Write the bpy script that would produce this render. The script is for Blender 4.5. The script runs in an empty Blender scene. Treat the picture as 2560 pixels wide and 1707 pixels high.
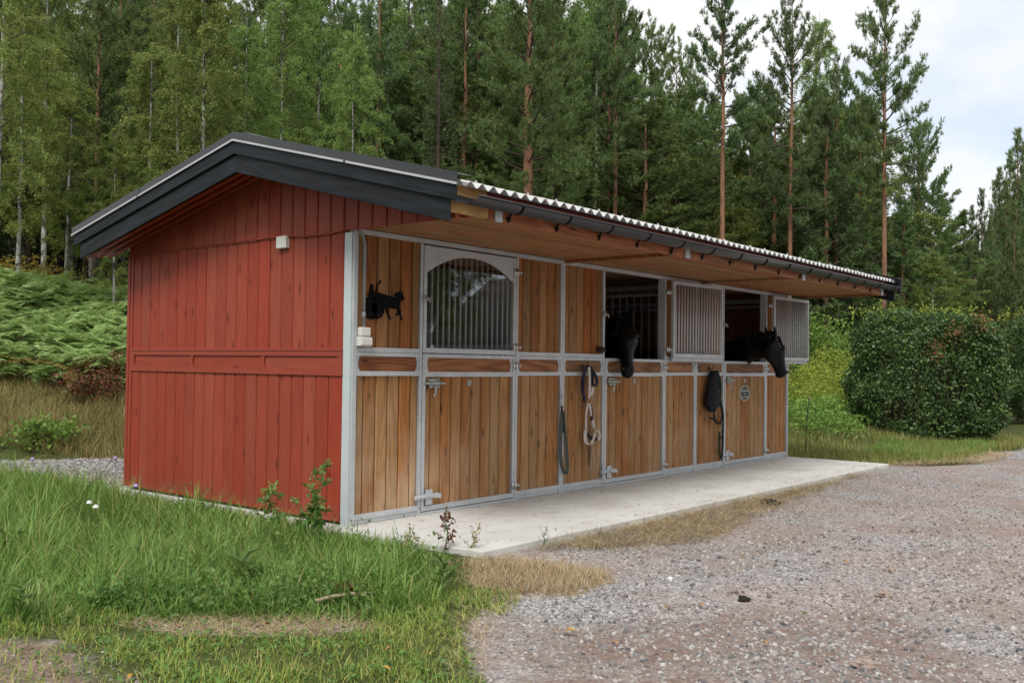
import bpy, math, random
import numpy as np
from mathutils import Matrix, Vector

# ---------------------------------------------------------------- camera, sky, sun, exposure
S = bpy.context.scene
COL = S.collection
CAM = np.array([-5.5043, -6.2643, 1.3811])
YAW, PITCH, ROLL, FOC = 0.6850, 0.02445, 0.01271, 2413.19      # FOC: pixels of a 2560 px wide picture
CF = np.array([math.cos(PITCH)*math.cos(YAW), math.cos(PITCH)*math.sin(YAW), math.sin(PITCH)])
r0 = np.array([math.sin(YAW), -math.cos(YAW), 0.0]); u0 = np.cross(r0, CF)
CR = r0*math.cos(ROLL)+u0*math.sin(ROLL); CU = u0*math.cos(ROLL)-r0*math.sin(ROLL)
cd = bpy.data.cameras.new('camera'); cam = bpy.data.objects.new('camera', cd); COL.objects.link(cam)
cd.sensor_width = 36; cd.lens = FOC/2560*36; cd.clip_start = 0.05; cd.clip_end = 3000
M = Matrix([[CR[i], CU[i], -CF[i], CAM[i]] for i in range(3)]+[[0, 0, 0, 1]])
cam.matrix_world = M
S.camera = cam

SUN_EL, SUN_AZ = math.radians(52), math.radians(205)           # direction towards the sun, azimuth from +x
W = bpy.data.worlds.new('World'); S.world = W; W.use_nodes = True
nt = W.node_tree; nt.nodes.clear()
def N(t, kind, **kw):
    n = t.nodes.new(kind)
    for k, v in kw.items(): setattr(n, k, v)
    return n
wo = N(nt, 'ShaderNodeOutputWorld'); bg = N(nt, 'ShaderNodeBackground'); bg.inputs[1].default_value = 0.10
sky = N(nt, 'ShaderNodeTexSky', sky_type='NISHITA', sun_disc=False)
sky.sun_elevation = SUN_EL; sky.sun_rotation = math.radians(90)-SUN_AZ
sky.air_density = 1.0; sky.dust_density = 1.5; sky.ozone_density = 1.0
tc = N(nt, 'ShaderNodeTexCoord')
mp = N(nt, 'ShaderNodeMapping'); mp.inputs['Scale'].default_value = (1, 1, 2.2); mp.inputs['Location'].default_value = (4.4, 4.4, 6.6)
nz = N(nt, 'ShaderNodeTexNoise'); nz.inputs['Scale'].default_value = 2.3; nz.inputs['Detail'].default_value = 7; nz.inputs['Roughness'].default_value = 0.52
cr = N(nt, 'ShaderNodeValToRGB'); cr.color_ramp.elements[0].position = 0.36; cr.color_ramp.elements[1].position = 0.52
nz2 = N(nt, 'ShaderNodeTexNoise'); nz2.inputs['Scale'].default_value = 3.1; nz2.inputs['Detail'].default_value = 5
cr2 = N(nt, 'ShaderNodeValToRGB')
cr2.color_ramp.elements[0].position = 0.3; cr2.color_ramp.elements[0].color = (5.5, 5.56, 5.65, 1)
cr2.color_ramp.elements[1].position = 0.6; cr2.color_ramp.elements[1].color = (5.9, 5.9, 5.92, 1)
hz = N(nt, 'ShaderNodeMix', data_type='RGBA'); hz.inputs[0].default_value = 0.8; hz.inputs[7].default_value = (4.2, 4.85, 5.5, 1)
mx = N(nt, 'ShaderNodeMix', data_type='RGBA')
L = nt.links.new
L(tc.outputs['Generated'], mp.inputs[0]); L(mp.outputs[0], nz.inputs['Vector']); L(mp.outputs[0], nz2.inputs['Vector'])
L(nz.outputs['Fac'], cr.inputs[0]); L(nz2.outputs['Fac'], cr2.inputs[0])
L(sky.outputs[0], hz.inputs[6]); L(hz.outputs[2], mx.inputs[6]); L(cr2.outputs[0], mx.inputs[7]); L(cr.outputs[0], mx.inputs[0])
L(mx.outputs[2], bg.inputs[0]); L(bg.outputs[0], wo.inputs[0])
sd = bpy.data.lights.new('sun', 'SUN'); sd.energy = 1.5; sd.angle = math.radians(20); sd.color = (1, 0.96, 0.9)
sun = bpy.data.objects.new('sun', sd); COL.objects.link(sun); sun.location = (-20, -15, 40)
sun.rotation_euler = Vector((-math.cos(SUN_EL)*math.cos(SUN_AZ), -math.cos(SUN_EL)*math.sin(SUN_AZ), -math.sin(SUN_EL))).to_track_quat('-Z', 'Y').to_euler()
vs = S.view_settings; vs.view_transform = 'Standard'; vs.look = 'None'; vs.exposure = 0.85; vs.gamma = 1; vs.use_curve_mapping = False
S.render.engine = 'CYCLES'
cy = S.cycles; cy.max_bounces = 6; cy.diffuse_bounces = 4; cy.glossy_bounces = 3; cy.transmission_bounces = 4; cy.transparent_max_bounces = 8
cy.caustics_reflective = False; cy.caustics_refractive = False

rng = np.random.default_rng(7); random.seed(7)

# ---------------------------------------------------------------- helpers
def put(o, parent=None):
    COL.objects.link(o)
    if parent is not None: o.parent = parent
    return o
def tag(o, label=None, cat=None, group=None, kind=None):
    if label: o['label'] = label
    if cat: o['category'] = cat
    if group: o['group'] = group
    if kind: o['kind'] = kind
    return o
def empty(name, loc=(0, 0, 0), rz=0, parent=None):
    o = bpy.data.objects.new(name, None); o.empty_display_size = 0.2
    o.location = loc; o.rotation_euler = (0, 0, rz); return put(o, parent)
def copy_tree(o, parent=None):
    c = o.copy(); COL.objects.link(c)
    if parent is not None: c.parent = parent
    for ch in list(o.children): copy_tree(ch, c)
    return c
def nmesh(name, V, F, mats, smooth=False, mi=None):
    """mesh from numpy arrays; F is (m,3) or (m,4)"""
    me = bpy.data.meshes.new(name); V = np.asarray(V, np.float32); F = np.asarray(F, np.int32); k = F.shape[1]
    me.vertices.add(len(V)); me.vertices.foreach_set('co', V.ravel())
    me.loops.add(F.size); me.loops.foreach_set('vertex_index', F.ravel())
    me.polygons.add(len(F)); me.polygons.foreach_set('loop_start', np.arange(0, F.size, k, dtype=np.int32))
    me.polygons.foreach_set('loop_total', np.full(len(F), k, np.int32))
    if smooth: me.polygons.foreach_set('use_smooth', np.ones(len(F), bool))
    for m in (mats if isinstance(mats, (list, tuple)) else [mats]): me.materials.append(m)
    if mi is not None: me.polygons.foreach_set('material_index', np.asarray(mi, np.int32))
    me.update(calc_edges=True); return me
def mobj(name, me, parent=None, loc=(0, 0, 0), mat4=None):
    o = bpy.data.objects.new(name, me); o.location = loc
    if mat4 is not None: o.matrix_basis = mat4
    return put(o, parent)
class MB:
    """collects boxes, prisms, tubes and lathes into one mesh"""
    def __init__(s): s.v = []; s.f = []
    def add(s, v, f):
        b = len(s.v); s.v += [tuple(p) for p in v]; s.f += [tuple(i+b for i in q) for q in f]; return s
    def box(s, x0, x1, y0, y1, z0, z1, c=0):
        if c:
            v = []; 
            for z, d in ((z0, c), (z0+c, 0), (z1-c, 0), (z1, c)):
                if d: v += [(x0+d, y0+d, z), (x1-d, y0+d, z), (x1-d, y1-d, z), (x0+d, y1-d, z)]
                else: v += [(x0, y0, z), (x1, y0, z), (x1, y1, z), (x0, y1, z)]
            f = [(3, 2, 1, 0), (12, 13, 14, 15)]
            for k in range(3):
                for i in range(4): a = 4*k+i; b = 4*k+(i+1) % 4; f.append((a, b, b+4, a+4))
            return s.add(v, f)
        v = [(x0, y0, z0), (x1, y0, z0), (x1, y1, z0), (x0, y1, z0), (x0, y0, z1), (x1, y0, z1), (x1, y1, z1), (x0, y1, z1)]
        return s.add(v, [(0, 3, 2, 1), (4, 5, 6, 7), (0, 1, 5, 4), (1, 2, 6, 5), (2, 3, 7, 6), (3, 0, 4, 7)])
    def prism(s, pts, a0, a1, plane='xz'):
        """outline in a plane, extruded along the third axis from a0 to a1"""
        def P(p, a): return {'xz': (p[0], a, p[1]), 'yz': (a, p[0], p[1]), 'xy': (p[0], p[1], a)}[plane]
        n = len(pts); v = [P(p, a0) for p in pts]+[P(p, a1) for p in pts]
        f = [tuple(range(n)), tuple(range(2*n-1, n-1, -1))]
        for i in range(n): j = (i+1) % n; f.append((j, i, i+n, j+n))
        return s.add(v, f)
    def tube(s, pts, r, n=8, cap=True):
        pts = [Vector(p) for p in pts]; m = len(pts); rs = r if isinstance(r, (list, tuple)) else [r]*m
        v = []; f = []; prev = None
        for i, p in enumerate(pts):
            t = (pts[min(i+1, m-1)]-pts[max(i-1, 0)]).normalized()
            if prev is None: a = t.orthogonal().normalized()
            else:
                a = prev-t*prev.dot(t)
                a = a.normalized() if a.length > 1e-6 else t.orthogonal().normalized()
            prev = a; b = t.cross(a)
            for k in range(n):
                w = 2*math.pi*k/n; v.append(p+(a*math.cos(w)+b*math.sin(w))*rs[i])
        for i in range(m-1):
            for k in range(n): j = (k+1) % n; f.append((i*n+k, i*n+j, (i+1)*n+j, (i+1)*n+k))
        if cap: f.append(tuple(range(n-1, -1, -1))); f.append(tuple((m-1)*n+k for k in range(n)))
        return s.add(v, f)
    def strap(s, pts, w, t=0.003, side=(1, 0, 0)):
        """flat band following points; side = width direction"""
        pts = [Vector(p) for p in pts]; m = len(pts); v = []; f = []; sd = Vector(side)
        for i, p in enumerate(pts):
            d = (pts[min(i+1, m-1)]-pts[max(i-1, 0)]).normalized()
            q = (sd-d*sd.dot(d)); q = q.normalized() if q.length > 1e-4 else d.orthogonal().normalized(); nn = d.cross(q)
            for a, b in ((-1, -1), (1, -1), (1, 1), (-1, 1)): v.append(p+q*(a*w/2)+nn*(b*t/2))
        for i in range(m-1):
            for k in range(4): j = (k+1) % 4; f.append((i*4+k, i*4+j, i*4+4+j, i*4+4+k))
        f += [(3, 2, 1, 0), tuple((m-1)*4+k for k in range(4))]
        return s.add(v, f)
    def mesh(s, name, mat, smooth=False):
        me = bpy.data.meshes.new(name); me.from_pydata(s.v, [], s.f); me.materials.append(mat)
        if smooth: me.polygons.foreach_set('use_smooth', np.ones(len(me.polygons), bool))
        me.update(); return me
    def obj(s, name, mat, parent=None, loc=(0, 0, 0), smooth=False): return mobj(name, s.mesh(name, mat, smooth), parent, loc)
def at(px, depth, py=None):
    p = CAM+CF*depth+CR*((px-1280)/FOC*depth)
    if py is not None: p = p-CU*((py-853.5)/FOC*depth)
    return p
# lattice noise
_lat = np.random.default_rng(3).random((256, 256))
def noise2(x, y, s=1.0):
    x = np.asarray(x)*s+1000; y = np.asarray(y)*s+1000; xi = np.floor(x).astype(int); yi = np.floor(y).astype(int); fx = x-xi; fy = y-yi
    fx = fx*fx*(3-2*fx); fy = fy*fy*(3-2*fy); g = lambda a, b: _lat[a % 256, b % 256]
    return (g(xi, yi)*(1-fx)+g(xi+1, yi)*fx)*(1-fy)+(g(xi, yi+1)*(1-fx)+g(xi+1, yi+1)*fx)*fy
def fbm(x, y, s): return 0.55*noise2(x, y, s)+0.3*noise2(x, y, s*2.1)+0.15*noise2(x, y, s*4.3)
def inpoly(x, y, poly):
    x = np.asarray(x, float); y = np.asarray(y, float); c = np.zeros(x.shape, bool); n = len(poly)
    for i in range(n):
        x0, y0 = poly[i]; x1, y1 = poly[(i+1) % n]
        if y0 == y1: continue
        c ^= ((y0 > y) != (y1 > y)) & (x < (x1-x0)*(y-y0)/(y1-y0)+x0)
    return c
def segdist(x, y, line, closed=False):
    """distance to a polyline, and position along it"""
    best = np.full(np.shape(x), 1e9); par = np.zeros(np.shape(x)); n = len(line)
    for i in range(n if closed else n-1):
        ax, ay = line[i][:2]; bx, by = line[(i+1) % n][:2]; dx, dy = bx-ax, by-ay
        t = np.clip(((x-ax)*dx+(y-ay)*dy)/(dx*dx+dy*dy+1e-12), 0, 1); d = np.hypot(x-ax-t*dx, y-ay-t*dy)
        m = d < best; best = np.where(m, d, best); par = np.where(m, i+t, par)
    return best, par
def polysd(x, y, poly):
    d, _ = segdist(x, y, poly, True); return np.where(inpoly(x, y, poly), d, -d)
def sstep(a, b, v): t = np.clip((v-a)/(b-a), 0, 1); return t*t*(3-2*t)

# ---------------------------------------------------------------- materials
def mat(name, rough=0.7, metal=0.0, spec=0.3):
    m = bpy.data.materials.new(name); m.use_nodes = True; t = m.node_tree; b = t.nodes['Principled BSDF']
    b.inputs['Roughness'].default_value = rough; b.inputs['Metallic'].default_value = metal; b.inputs['Specular IOR Level'].default_value = spec
    return m, t, b
def ramp(t, src, stops, interp='LINEAR'):
    r = N(t, 'ShaderNodeValToRGB'); e = r.color_ramp.elements; r.color_ramp.interpolation = interp
    e[0].position, e[1].position = stops[0][0], stops[-1][0]
    for p, c in stops[1:-1]: e.new(p)
    for i, (p, c) in enumerate(stops): e[i].color = (*c, 1) if len(c) == 3 else c
    if src is not None: t.links.new(src, r.inputs[0])
    return r.outputs[0]
def tex(t, vec, scale, detail=4, rough=0.55, dist=0.0):
    n = N(t, 'ShaderNodeTexNoise'); n.inputs['Scale'].default_value = scale; n.inputs['Detail'].default_value = detail
    n.inputs['Roughness'].default_value = rough; n.inputs['Distortion'].default_value = dist
    if vec is not None: t.links.new(vec, n.inputs['Vector'])
    return n.outputs['Fac']
def mapping(t, vec, scale): 
    m = N(t, 'ShaderNodeMapping'); m.inputs['Scale'].default_value = scale; t.links.new(vec, m.inputs[0]); return m.outputs[0]
def math2(t, op, a, b=None, clamp=False):
    n = N(t, 'ShaderNodeMath', operation=op, use_clamp=clamp)
    for i, v in enumerate((a, b)):
        if v is None: continue
        if isinstance(v, (int, float)): n.inputs[i].default_value = v
        else: t.links.new(v, n.inputs[i])
    return n.outputs[0]
def mixc(t, fac, a, b, mode='MIX'):
    n = N(t, 'ShaderNodeMix', data_type='RGBA', blend_type=mode, clamp_factor=True)
    for i, v in ((0, fac), (6, a), (7, b)):
        if isinstance(v, (int, float)): n.inputs[i].default_value = v
        elif isinstance(v, tuple): n.inputs[i].default_value = (*v, 1) if len(v) == 3 else v
        else: t.links.new(v, n.inputs[i])
    return n.outputs[2]
def bump(t, b, h, strength, dist=0.01):
    n = N(t, 'ShaderNodeBump'); n.inputs['Strength'].default_value = strength; n.inputs['Distance'].default_value = dist
    t.links.new(h, n.inputs['Height']); t.links.new(n.outputs[0], b.inputs['Normal'])
def plain(name, col, rough=0.6, metal=0.0, var=0.12, scale=8.0, spec=0.3, bmp=0.0):
    m, t, b = mat(name, rough, metal, spec); o = N(t, 'ShaderNodeTexCoord').outputs['Object']
    f = tex(t, o, scale, 5); c = ramp(t, f, [(0.25, tuple(x*(1-var) for x in col)), (0.75, tuple(min(1, x*(1+var)) for x in col))])
    t.links.new(c, b.inputs['Base Color'])
    if bmp: bump(t, b, tex(t, o, scale*6, 4), bmp, 0.004)
    return m
def wood(name, dark, light, grain=0.45, knot=(0.06, 0.025, 0.012), varamt=0.5, rough=0.62, knotamt=1.0, bleach=None, ringf=70, spec=0.25, huevar=0.022, satvar=0.2, bz=1.5):
    """boards: the grain runs along local Z; every board gets its own offset and shade"""
    m, t, b = mat(name, rough, 0, spec); tcn = N(t, 'ShaderNodeTexCoord'); oi = N(t, 'ShaderNodeObjectInfo')
    off = N(t, 'ShaderNodeVectorMath', operation='SCALE'); cmb = N(t, 'ShaderNodeCombineXYZ')
    for i, k in enumerate((13.7, 7.1, 31.3)): t.links.new(math2(t, 'MULTIPLY', oi.outputs['Random'], k), cmb.inputs[i])
    add = N(t, 'ShaderNodeVectorMath', operation='ADD'); t.links.new(tcn.outputs['Object'], add.inputs[0]); t.links.new(cmb.outputs[0], add.inputs[1])
    v = add.outputs[0]
    big = tex(t, mapping(t, v, (5, 5, 0.55)), 1.0, 1.5, 0.4)
    ring = math2(t, 'ADD', math2(t, 'MULTIPLY', math2(t, 'SINE', math2(t, 'MULTIPLY', big, ringf)), 0.5), 0.5)
    fine = tex(t, mapping(t, v, (70, 70, 2.0)), 1.0, 4, 0.6)
    g = math2(t, 'ADD', math2(t, 'MULTIPLY', ring, grain), math2(t, 'MULTIPLY', fine, 1-grain))
    c = ramp(t, g, [(0.2, dark), (0.75, light)])
    blot = tex(t, mapping(t, v, (3, 3, 0.9)), 1.0, 3, 0.5)
    c = mixc(t, 0.3, c, ramp(t, blot, [(0.3, (0.45, 0.40, 0.36)), (0.65, (0.62, 0.6, 0.56))]), 'OVERLAY')
    vv = N(t, 'ShaderNodeTexVoronoi'); vv.inputs['Scale'].default_value = 1.0; vv.inputs['Randomness'].default_value = 1.0
    t.links.new(mapping(t, v, (7, 7, 2.6)), vv.inputs['Vector'])
    k = math2(t, 'MULTIPLY', math2(t, 'SUBTRACT', 1.0, sstepn(t, vv.outputs['Distance'], 0.05, 0.2)), 0.85*knotamt)
    c = mixc(t, k, c, knot)
    # shade per board
    rv = N(t, 'ShaderNodeHueSaturation')
    t.links.new(c, rv.inputs['Color'])
    t.links.new(math2(t, 'ADD', math2(t, 'MULTIPLY', oi.outputs['Random'], varamt), 1-varamt*0.5), rv.inputs['Value'])
    r2 = math2(t, 'FRACT', math2(t, 'MULTIPLY', oi.outputs['Random'], 17.3))
    t.links.new(math2(t, 'ADD', math2(t, 'MULTIPLY', r2, huevar), 0.5-huevar/2), rv.inputs['Hue'])
    t.links.new(math2(t, 'ADD', math2(t, 'MULTIPLY', r2, -satvar), 1+satvar*.4), rv.inputs['Saturation'])
    c = rv.outputs[0]
    if bleach:
        geo = N(t, 'ShaderNodeNewGeometry'); sp = N(t, 'ShaderNodeSeparateXYZ'); t.links.new(geo.outputs['Position'], sp.inputs[0])
        w = tex(t, mapping(t, geo.outputs['Position'], (2.3, 2.3, 1.3)), 1.0, 4, 0.6)
        zf = math2(t, 'SUBTRACT', 1.0, sstepn(t, sp.outputs['Z'], 0.05, bz))
        xf = math2(t, 'ADD', math2(t, 'MULTIPLY', math2(t, 'SUBTRACT', 1.0, sstepn(t, sp.outputs['X'], 0.0, 2.2)), 0.7), 0.45)
        fac = math2(t, 'MULTIPLY', math2(t, 'MULTIPLY', zf, xf), sstepn(t, w, 0.3, 0.75), True)
        c = mixc(t, math2(t, 'MULTIPLY', fac, math2(t, 'ADD', math2(t, 'MULTIPLY', g, 0.9), 0.35)), c, bleach)
    t.links.new(c, b.inputs['Base Color']); bump(t, b, g, 0.12, 0.004)
    return m
def sstepn(t, src, a, b):
    n = N(t, 'ShaderNodeMapRange', interpolation_type='SMOOTHSTEP'); n.inputs['From Min'].default_value = a; n.inputs['From Max'].default_value = b
    t.links.new(src, n.inputs['Value']); return n.outputs[0]
def foliage(name, cols, rough=0.55, trans=0.3, treevar=0.35, spec=0.25):
    """cols: stops over a random per leaf"""
    m, t, b = mat(name, rough, 0, spec); geo = N(t, 'ShaderNodeNewGeometry'); oi = N(t, 'ShaderNodeObjectInfo')
    n = len(cols); c = ramp(t, geo.outputs['Random Per Island'], [(i/(n-1) if n > 1 else 0, x) for i, x in enumerate(cols)])
    big = tex(t, N(t, 'ShaderNodeTexCoord').outputs['Object'], 0.9, 3)
    hs = N(t, 'ShaderNodeHueSaturation'); t.links.new(c, hs.inputs['Color'])
    t.links.new(math2(t, 'ADD', math2(t, 'MULTIPLY', oi.outputs['Random'], treevar), math2(t, 'ADD', math2(t, 'MULTIPLY', big, 0.6), 0.7-treevar/2)), hs.inputs['Value'])
    t.links.new(math2(t, 'ADD', math2(t, 'MULTIPLY', math2(t, 'FRACT', math2(t, 'MULTIPLY', oi.outputs['Random'], 7.7)), 0.03), 0.485), hs.inputs['Hue'])
    t.links.new(hs.outputs[0], b.inputs['Base Color'])
    if trans:
        tr = N(t, 'ShaderNodeBsdfTranslucent'); t.links.new(hs.outputs[0], tr.inputs[0]); mxs = N(t, 'ShaderNodeMixShader'); mxs.inputs[0].default_value = trans
        t.links.new(b.outputs[0], mxs.inputs[1]); t.links.new(tr.outputs[0], mxs.inputs[2]); t.links.new(mxs.outputs[0], t.nodes['Material Output'].inputs[0])
    return m
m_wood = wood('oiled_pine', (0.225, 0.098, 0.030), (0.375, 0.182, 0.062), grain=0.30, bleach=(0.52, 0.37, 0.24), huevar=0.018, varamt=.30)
m_woodup = wood('oiled_pine_shaded', (0.19, 0.078, 0.022), (0.32, 0.140, 0.044), grain=0.30, huevar=0.022, varamt=.38)  # pine of the lower boards, darkened for the shade under the canopy
m_band = wood('oiled_pine_band', (0.14, 0.060, 0.026), (0.28, 0.130, 0.058), ringf=55)
m_soffit = wood('soffit_pine', (0.23, 0.108, 0.044), (0.37, 0.185, 0.082), varamt=0.25, grain=0.3, knotamt=0.6)
m_yellow = wood('fresh_pine', (0.42, 0.22, 0.07), (0.62, 0.36, 0.13), varamt=0.2)
m_fascia = wood('fascia_pine', (0.22, 0.09, 0.04), (0.38, 0.17, 0.08), varamt=0.2)
m_red = wood('red_paint', (0.268, 0.047, 0.025), (0.340, 0.061, 0.033), grain=0.25, knot=(0.10, 0.017, 0.010), varamt=0.13, rough=0.55, knotamt=0.85, huevar=0.004, satvar=0.05, bleach=(0.24, 0.085, 0.055), bz=.22)
m_redf = plain('red_painted_steel', (0.31, 0.055, 0.031), 0.5, 0, 0.06, 5)
m_black = wood('black_paint', (0.004, 0.005, 0.0065), (0.024, 0.030, 0.038), grain=0.18, knot=(0.005, 0.006, 0.007), varamt=0.2, rough=0.6, knotamt=0.3, ringf=45, spec=0.2)
m_blackm = plain('black_sheet_metal', (0.02, 0.022, 0.026), 0.33, 0.0, 0.15, 5, 0.55)
m_edge = plain('sheet_metal_edge', (0.5, 0.5, 0.52), 0.35, 0.6, 0.1, 5)
def galv():
    m, t, b = mat('galvanised_steel', 0.5, 0.15, 0.4); o = N(t, 'ShaderNodeTexCoord').outputs['Object']
    v = N(t, 'ShaderNodeTexVoronoi'); v.inputs['Scale'].default_value = 70; t.links.new(o, v.inputs['Vector'])
    c = mixc(t, 0.5, ramp(t, v.outputs['Color'], [(0.2, (0.43, 0.45, 0.47)), (0.9, (0.60, 0.62, 0.645))]), ramp(t, tex(t, o, 4.5, 5), [(0.3, (0.40, 0.42, 0.44)), (0.7, (0.62, 0.64, 0.66))]))
    t.links.new(c, b.inputs['Base Color']); return m
m_galv = galv()
m_galvl = plain('skylit_galvanised_steel', (0.56, 0.62, 0.64), 0.5, 0.1, 0.06, 6)  # steel of the corner post, painted paler for sky light on its side face
m_chrome = plain('bright_steel', (0.62, 0.63, 0.62), 0.3, 0.9, 0.1, 20)
m_zamak = plain('cast_zinc', (0.42, 0.43, 0.40), 0.45, 0.5, 0.15, 30)
m_gutter = plain('brown_black_gutter', (0.030, 0.028, 0.028), 0.32, 0, 0.12, 4, 0.5)
m_sheet = plain('fibre_cement', (0.60, 0.60, 0.59), 0.45, 0, 0.1, 6, 0.5, 0.1)
m_white = plain('white_plastic', (0.72, 0.71, 0.67), 0.4, 0, 0.03, 5)
m_pipe = plain('grey_conduit', (0.30, 0.33, 0.36), 0.4, 0.2, 0.06, 6)
m_sign = plain('black_plate', (0.004, 0.004, 0.005), 0.7, 0, 0.1, 9, 0.1)
m_slate = plain('slate_plaque', (0.05, 0.055, 0.058), 0.5, 0, 0.2, 14)
m_letter = plain('white_lettering', (0.62, 0.62, 0.6), 0.6, 0, 0.05, 9)
m_dark = plain('stall_interior', (0.26, 0.15, 0.08), 0.8, 0, 0.2, 4)
m_rubber = plain('brown_rubber', (0.06, 0.035, 0.025), 0.6, 0, 0.1, 9)

# ================================================================ TERRAIN
FOOT = [(-60, 30, .33), (-30, 20, .33), (-10, 13.2, .33), (-2, 9.6, .33), (1.5, 7.9, .33), (6, 7.0, .3), (9.8, 4.8, .24), (10.9, 2.2, .2), (11.7, 0.7, .18), (13.2, -0.3, .15),
        (16.5, -1.9, .1), (20, -2.6, .1), (30, -7, .12), (70, -24, .12), (160, -70, .12)]
def height(x, y):
    x = np.asarray(x, float); y = np.asarray(y, float); d, par = segdist(x, y, FOOT)
    i = np.clip(par.astype(int), 0, len(FOOT)-2); fr = par-i; sl = np.array([p[2] for p in FOOT]); slope = sl[i]*(1-fr)+sl[i+1]*fr
    beyond = inpoly(x, y, [p[:2] for p in FOOT]+[(400, 400), (-400, 400)])
    d = np.where(beyond, d, 0.0)
    up = slope*np.minimum(d, 8)+0.045*np.clip(d-8, 0, 70)-slope*0.9*np.exp(-d/0.9)*(d > 0)*0.0
    bumpy = (fbm(x, y, 0.45)-0.5)*np.clip(d, 0, 2)*0.35
    micro = (fbm(x, y, 1.1)-0.5)*0.05
    sx_ = np.maximum(np.maximum(-0.12-x, x-9.06), 0); sy_ = np.maximum(np.maximum(-1.56-y, y-3.66), 0); ds = np.hypot(sx_, sy_); lift = .048*np.exp(-(ds/.55)**2)
    foot = inpoly(x, y, [(-0.9, -2.1), (9.8, -2.1), (9.8, 4.2), (-0.9, 4.2)])
    return -0.1+lift+up+bumpy+np.where(foot, micro*0.3, micro)
def hz1(x, y): return float(height(np.array([x]), np.array([y]))[0])
GRASS = [(-60, 25), (-12, 12.8), (-2.2, 9.3), (0.2, 7.9), (0.35, 6.2), (0.0, 4.6), (-0.06, 3.4), (-0.1, 0.8), (-0.32, 0.7), (-0.1, -0.9), (0.12, -1.6), (-0.05, -2.0), (-0.75, -2.35), (-1.4, -2.55), (-1.75, -2.95), (-2.05, -3.3),
         (-3.0, -4.2), (-5, -4.2), (-9, -2), (-60, 2)]
DRY = [(-0.25, -1.55), (0.164, -1.72), (0.45, -2.3), (0.2, -2.62), (-0.4, -2.62), (-0.85, -2.2), (-0.5, -1.75)]
SOIL = [(-2.6, -1.15), (-2.25, -1.4), (-1.8, -1.95), (-1.85, -2.22), (-2.15, -2.12), (-2.55, -1.6)]
SOIL2 = [(-3.6, -0.7), (-3.15, -0.95), (-2.98, -1.5), (-3.05, -2.1), (-3.4, -2.4), (-4.2, -1.4)]
STRAW = [(0.1, -1.57), (3.2, -1.57), (6.4, -1.57), (9.0, -1.57), (6.4, -1.80), (4.4, -2.0), (3.0, -2.2), (1.9, -2.38), (1.0, -2.1), (0.5, -1.8)]
RGRASS = [(9.15, 4.5), (9.2, -0.2), (9.6, -1.2), (10.4, -1.75), (10.9, -2.15), (12.2, -2.1), (13.9, -2.0), (16.2, -2.3), (17.2, -2.2), (20, -3.0), (30, -7.3), (70, -24), (160, -70), (400, 300), (100, 300), (5, 12), (8, 6.6)]
def graded(lo, hi, step, far, n):
    a = np.arange(lo, hi+1e-6, step); g = np.geomspace(step, far, n); return np.concatenate([lo-np.cumsum(g)[::-1], a, hi+np.cumsum(g)])
gx = graded(-7, 13, 0.09, 60, 42); gy = graded(-6.5, 9, 0.09, 60, 42)
X, Y = np.meshgrid(gx, gy, indexing='ij'); Z = height(X, Y)
nx, ny = X.shape; idx = np.arange(nx*ny).reshape(nx, ny)
Fq = np.stack([idx[:-1, :-1], idx[1:, :-1], idx[1:, 1:], idx[:-1, 1:]], -1).reshape(-1, 4)
def gravel_nodes(t, vec):
    v = N(t, 'ShaderNodeTexVoronoi'); v.inputs['Scale'].default_value = 52; t.links.new(vec, v.inputs['Vector'])
    v2 = N(t, 'ShaderNodeTexVoronoi'); v2.inputs['Scale'].default_value = 120; t.links.new(vec, v2.inputs['Vector'])
    sp = N(t, 'ShaderNodeSeparateColor'); t.links.new(v.outputs['Color'], sp.inputs[0])
    grey = ramp(t, sp.outputs[0], [(0.0, (0.11, 0.112, 0.12)), (0.4, (0.27, 0.262, 0.26)), (0.7, (0.37, 0.342, 0.332)), (1.0, (0.50, 0.49, 0.48))])
    pink = ramp(t, sp.outputs[1], [(0.0, (0.20, 0.155, 0.14)), (0.5, (0.34, 0.282, 0.262)), (1.0, (0.45, 0.405, 0.385))])
    big = tex(t, vec, 0.55, 4, 0.6)
    c = mixc(t, sstepn(t, big, 0.38, 0.62), grey, pink)
    sand = ramp(t, tex(t, vec, 160, 3), [(0.3, (0.20, 0.145, 0.12)), (0.7, (0.33, 0.26, 0.225))])
    c = mixc(t, math2(t, 'MULTIPLY', sstepn(t, tex(t, vec, 0.9, 5, 0.65), 0.46, 0.62), 0.75), c, sand)
    h = math2(t, 'SUBTRACT', 1.0, math2(t, 'ADD', math2(t, 'MULTIPLY', v.outputs['Distance'], 0.75), math2(t, 'MULTIPLY', v2.outputs['Distance'], 0.25)))
    return c, h
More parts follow.
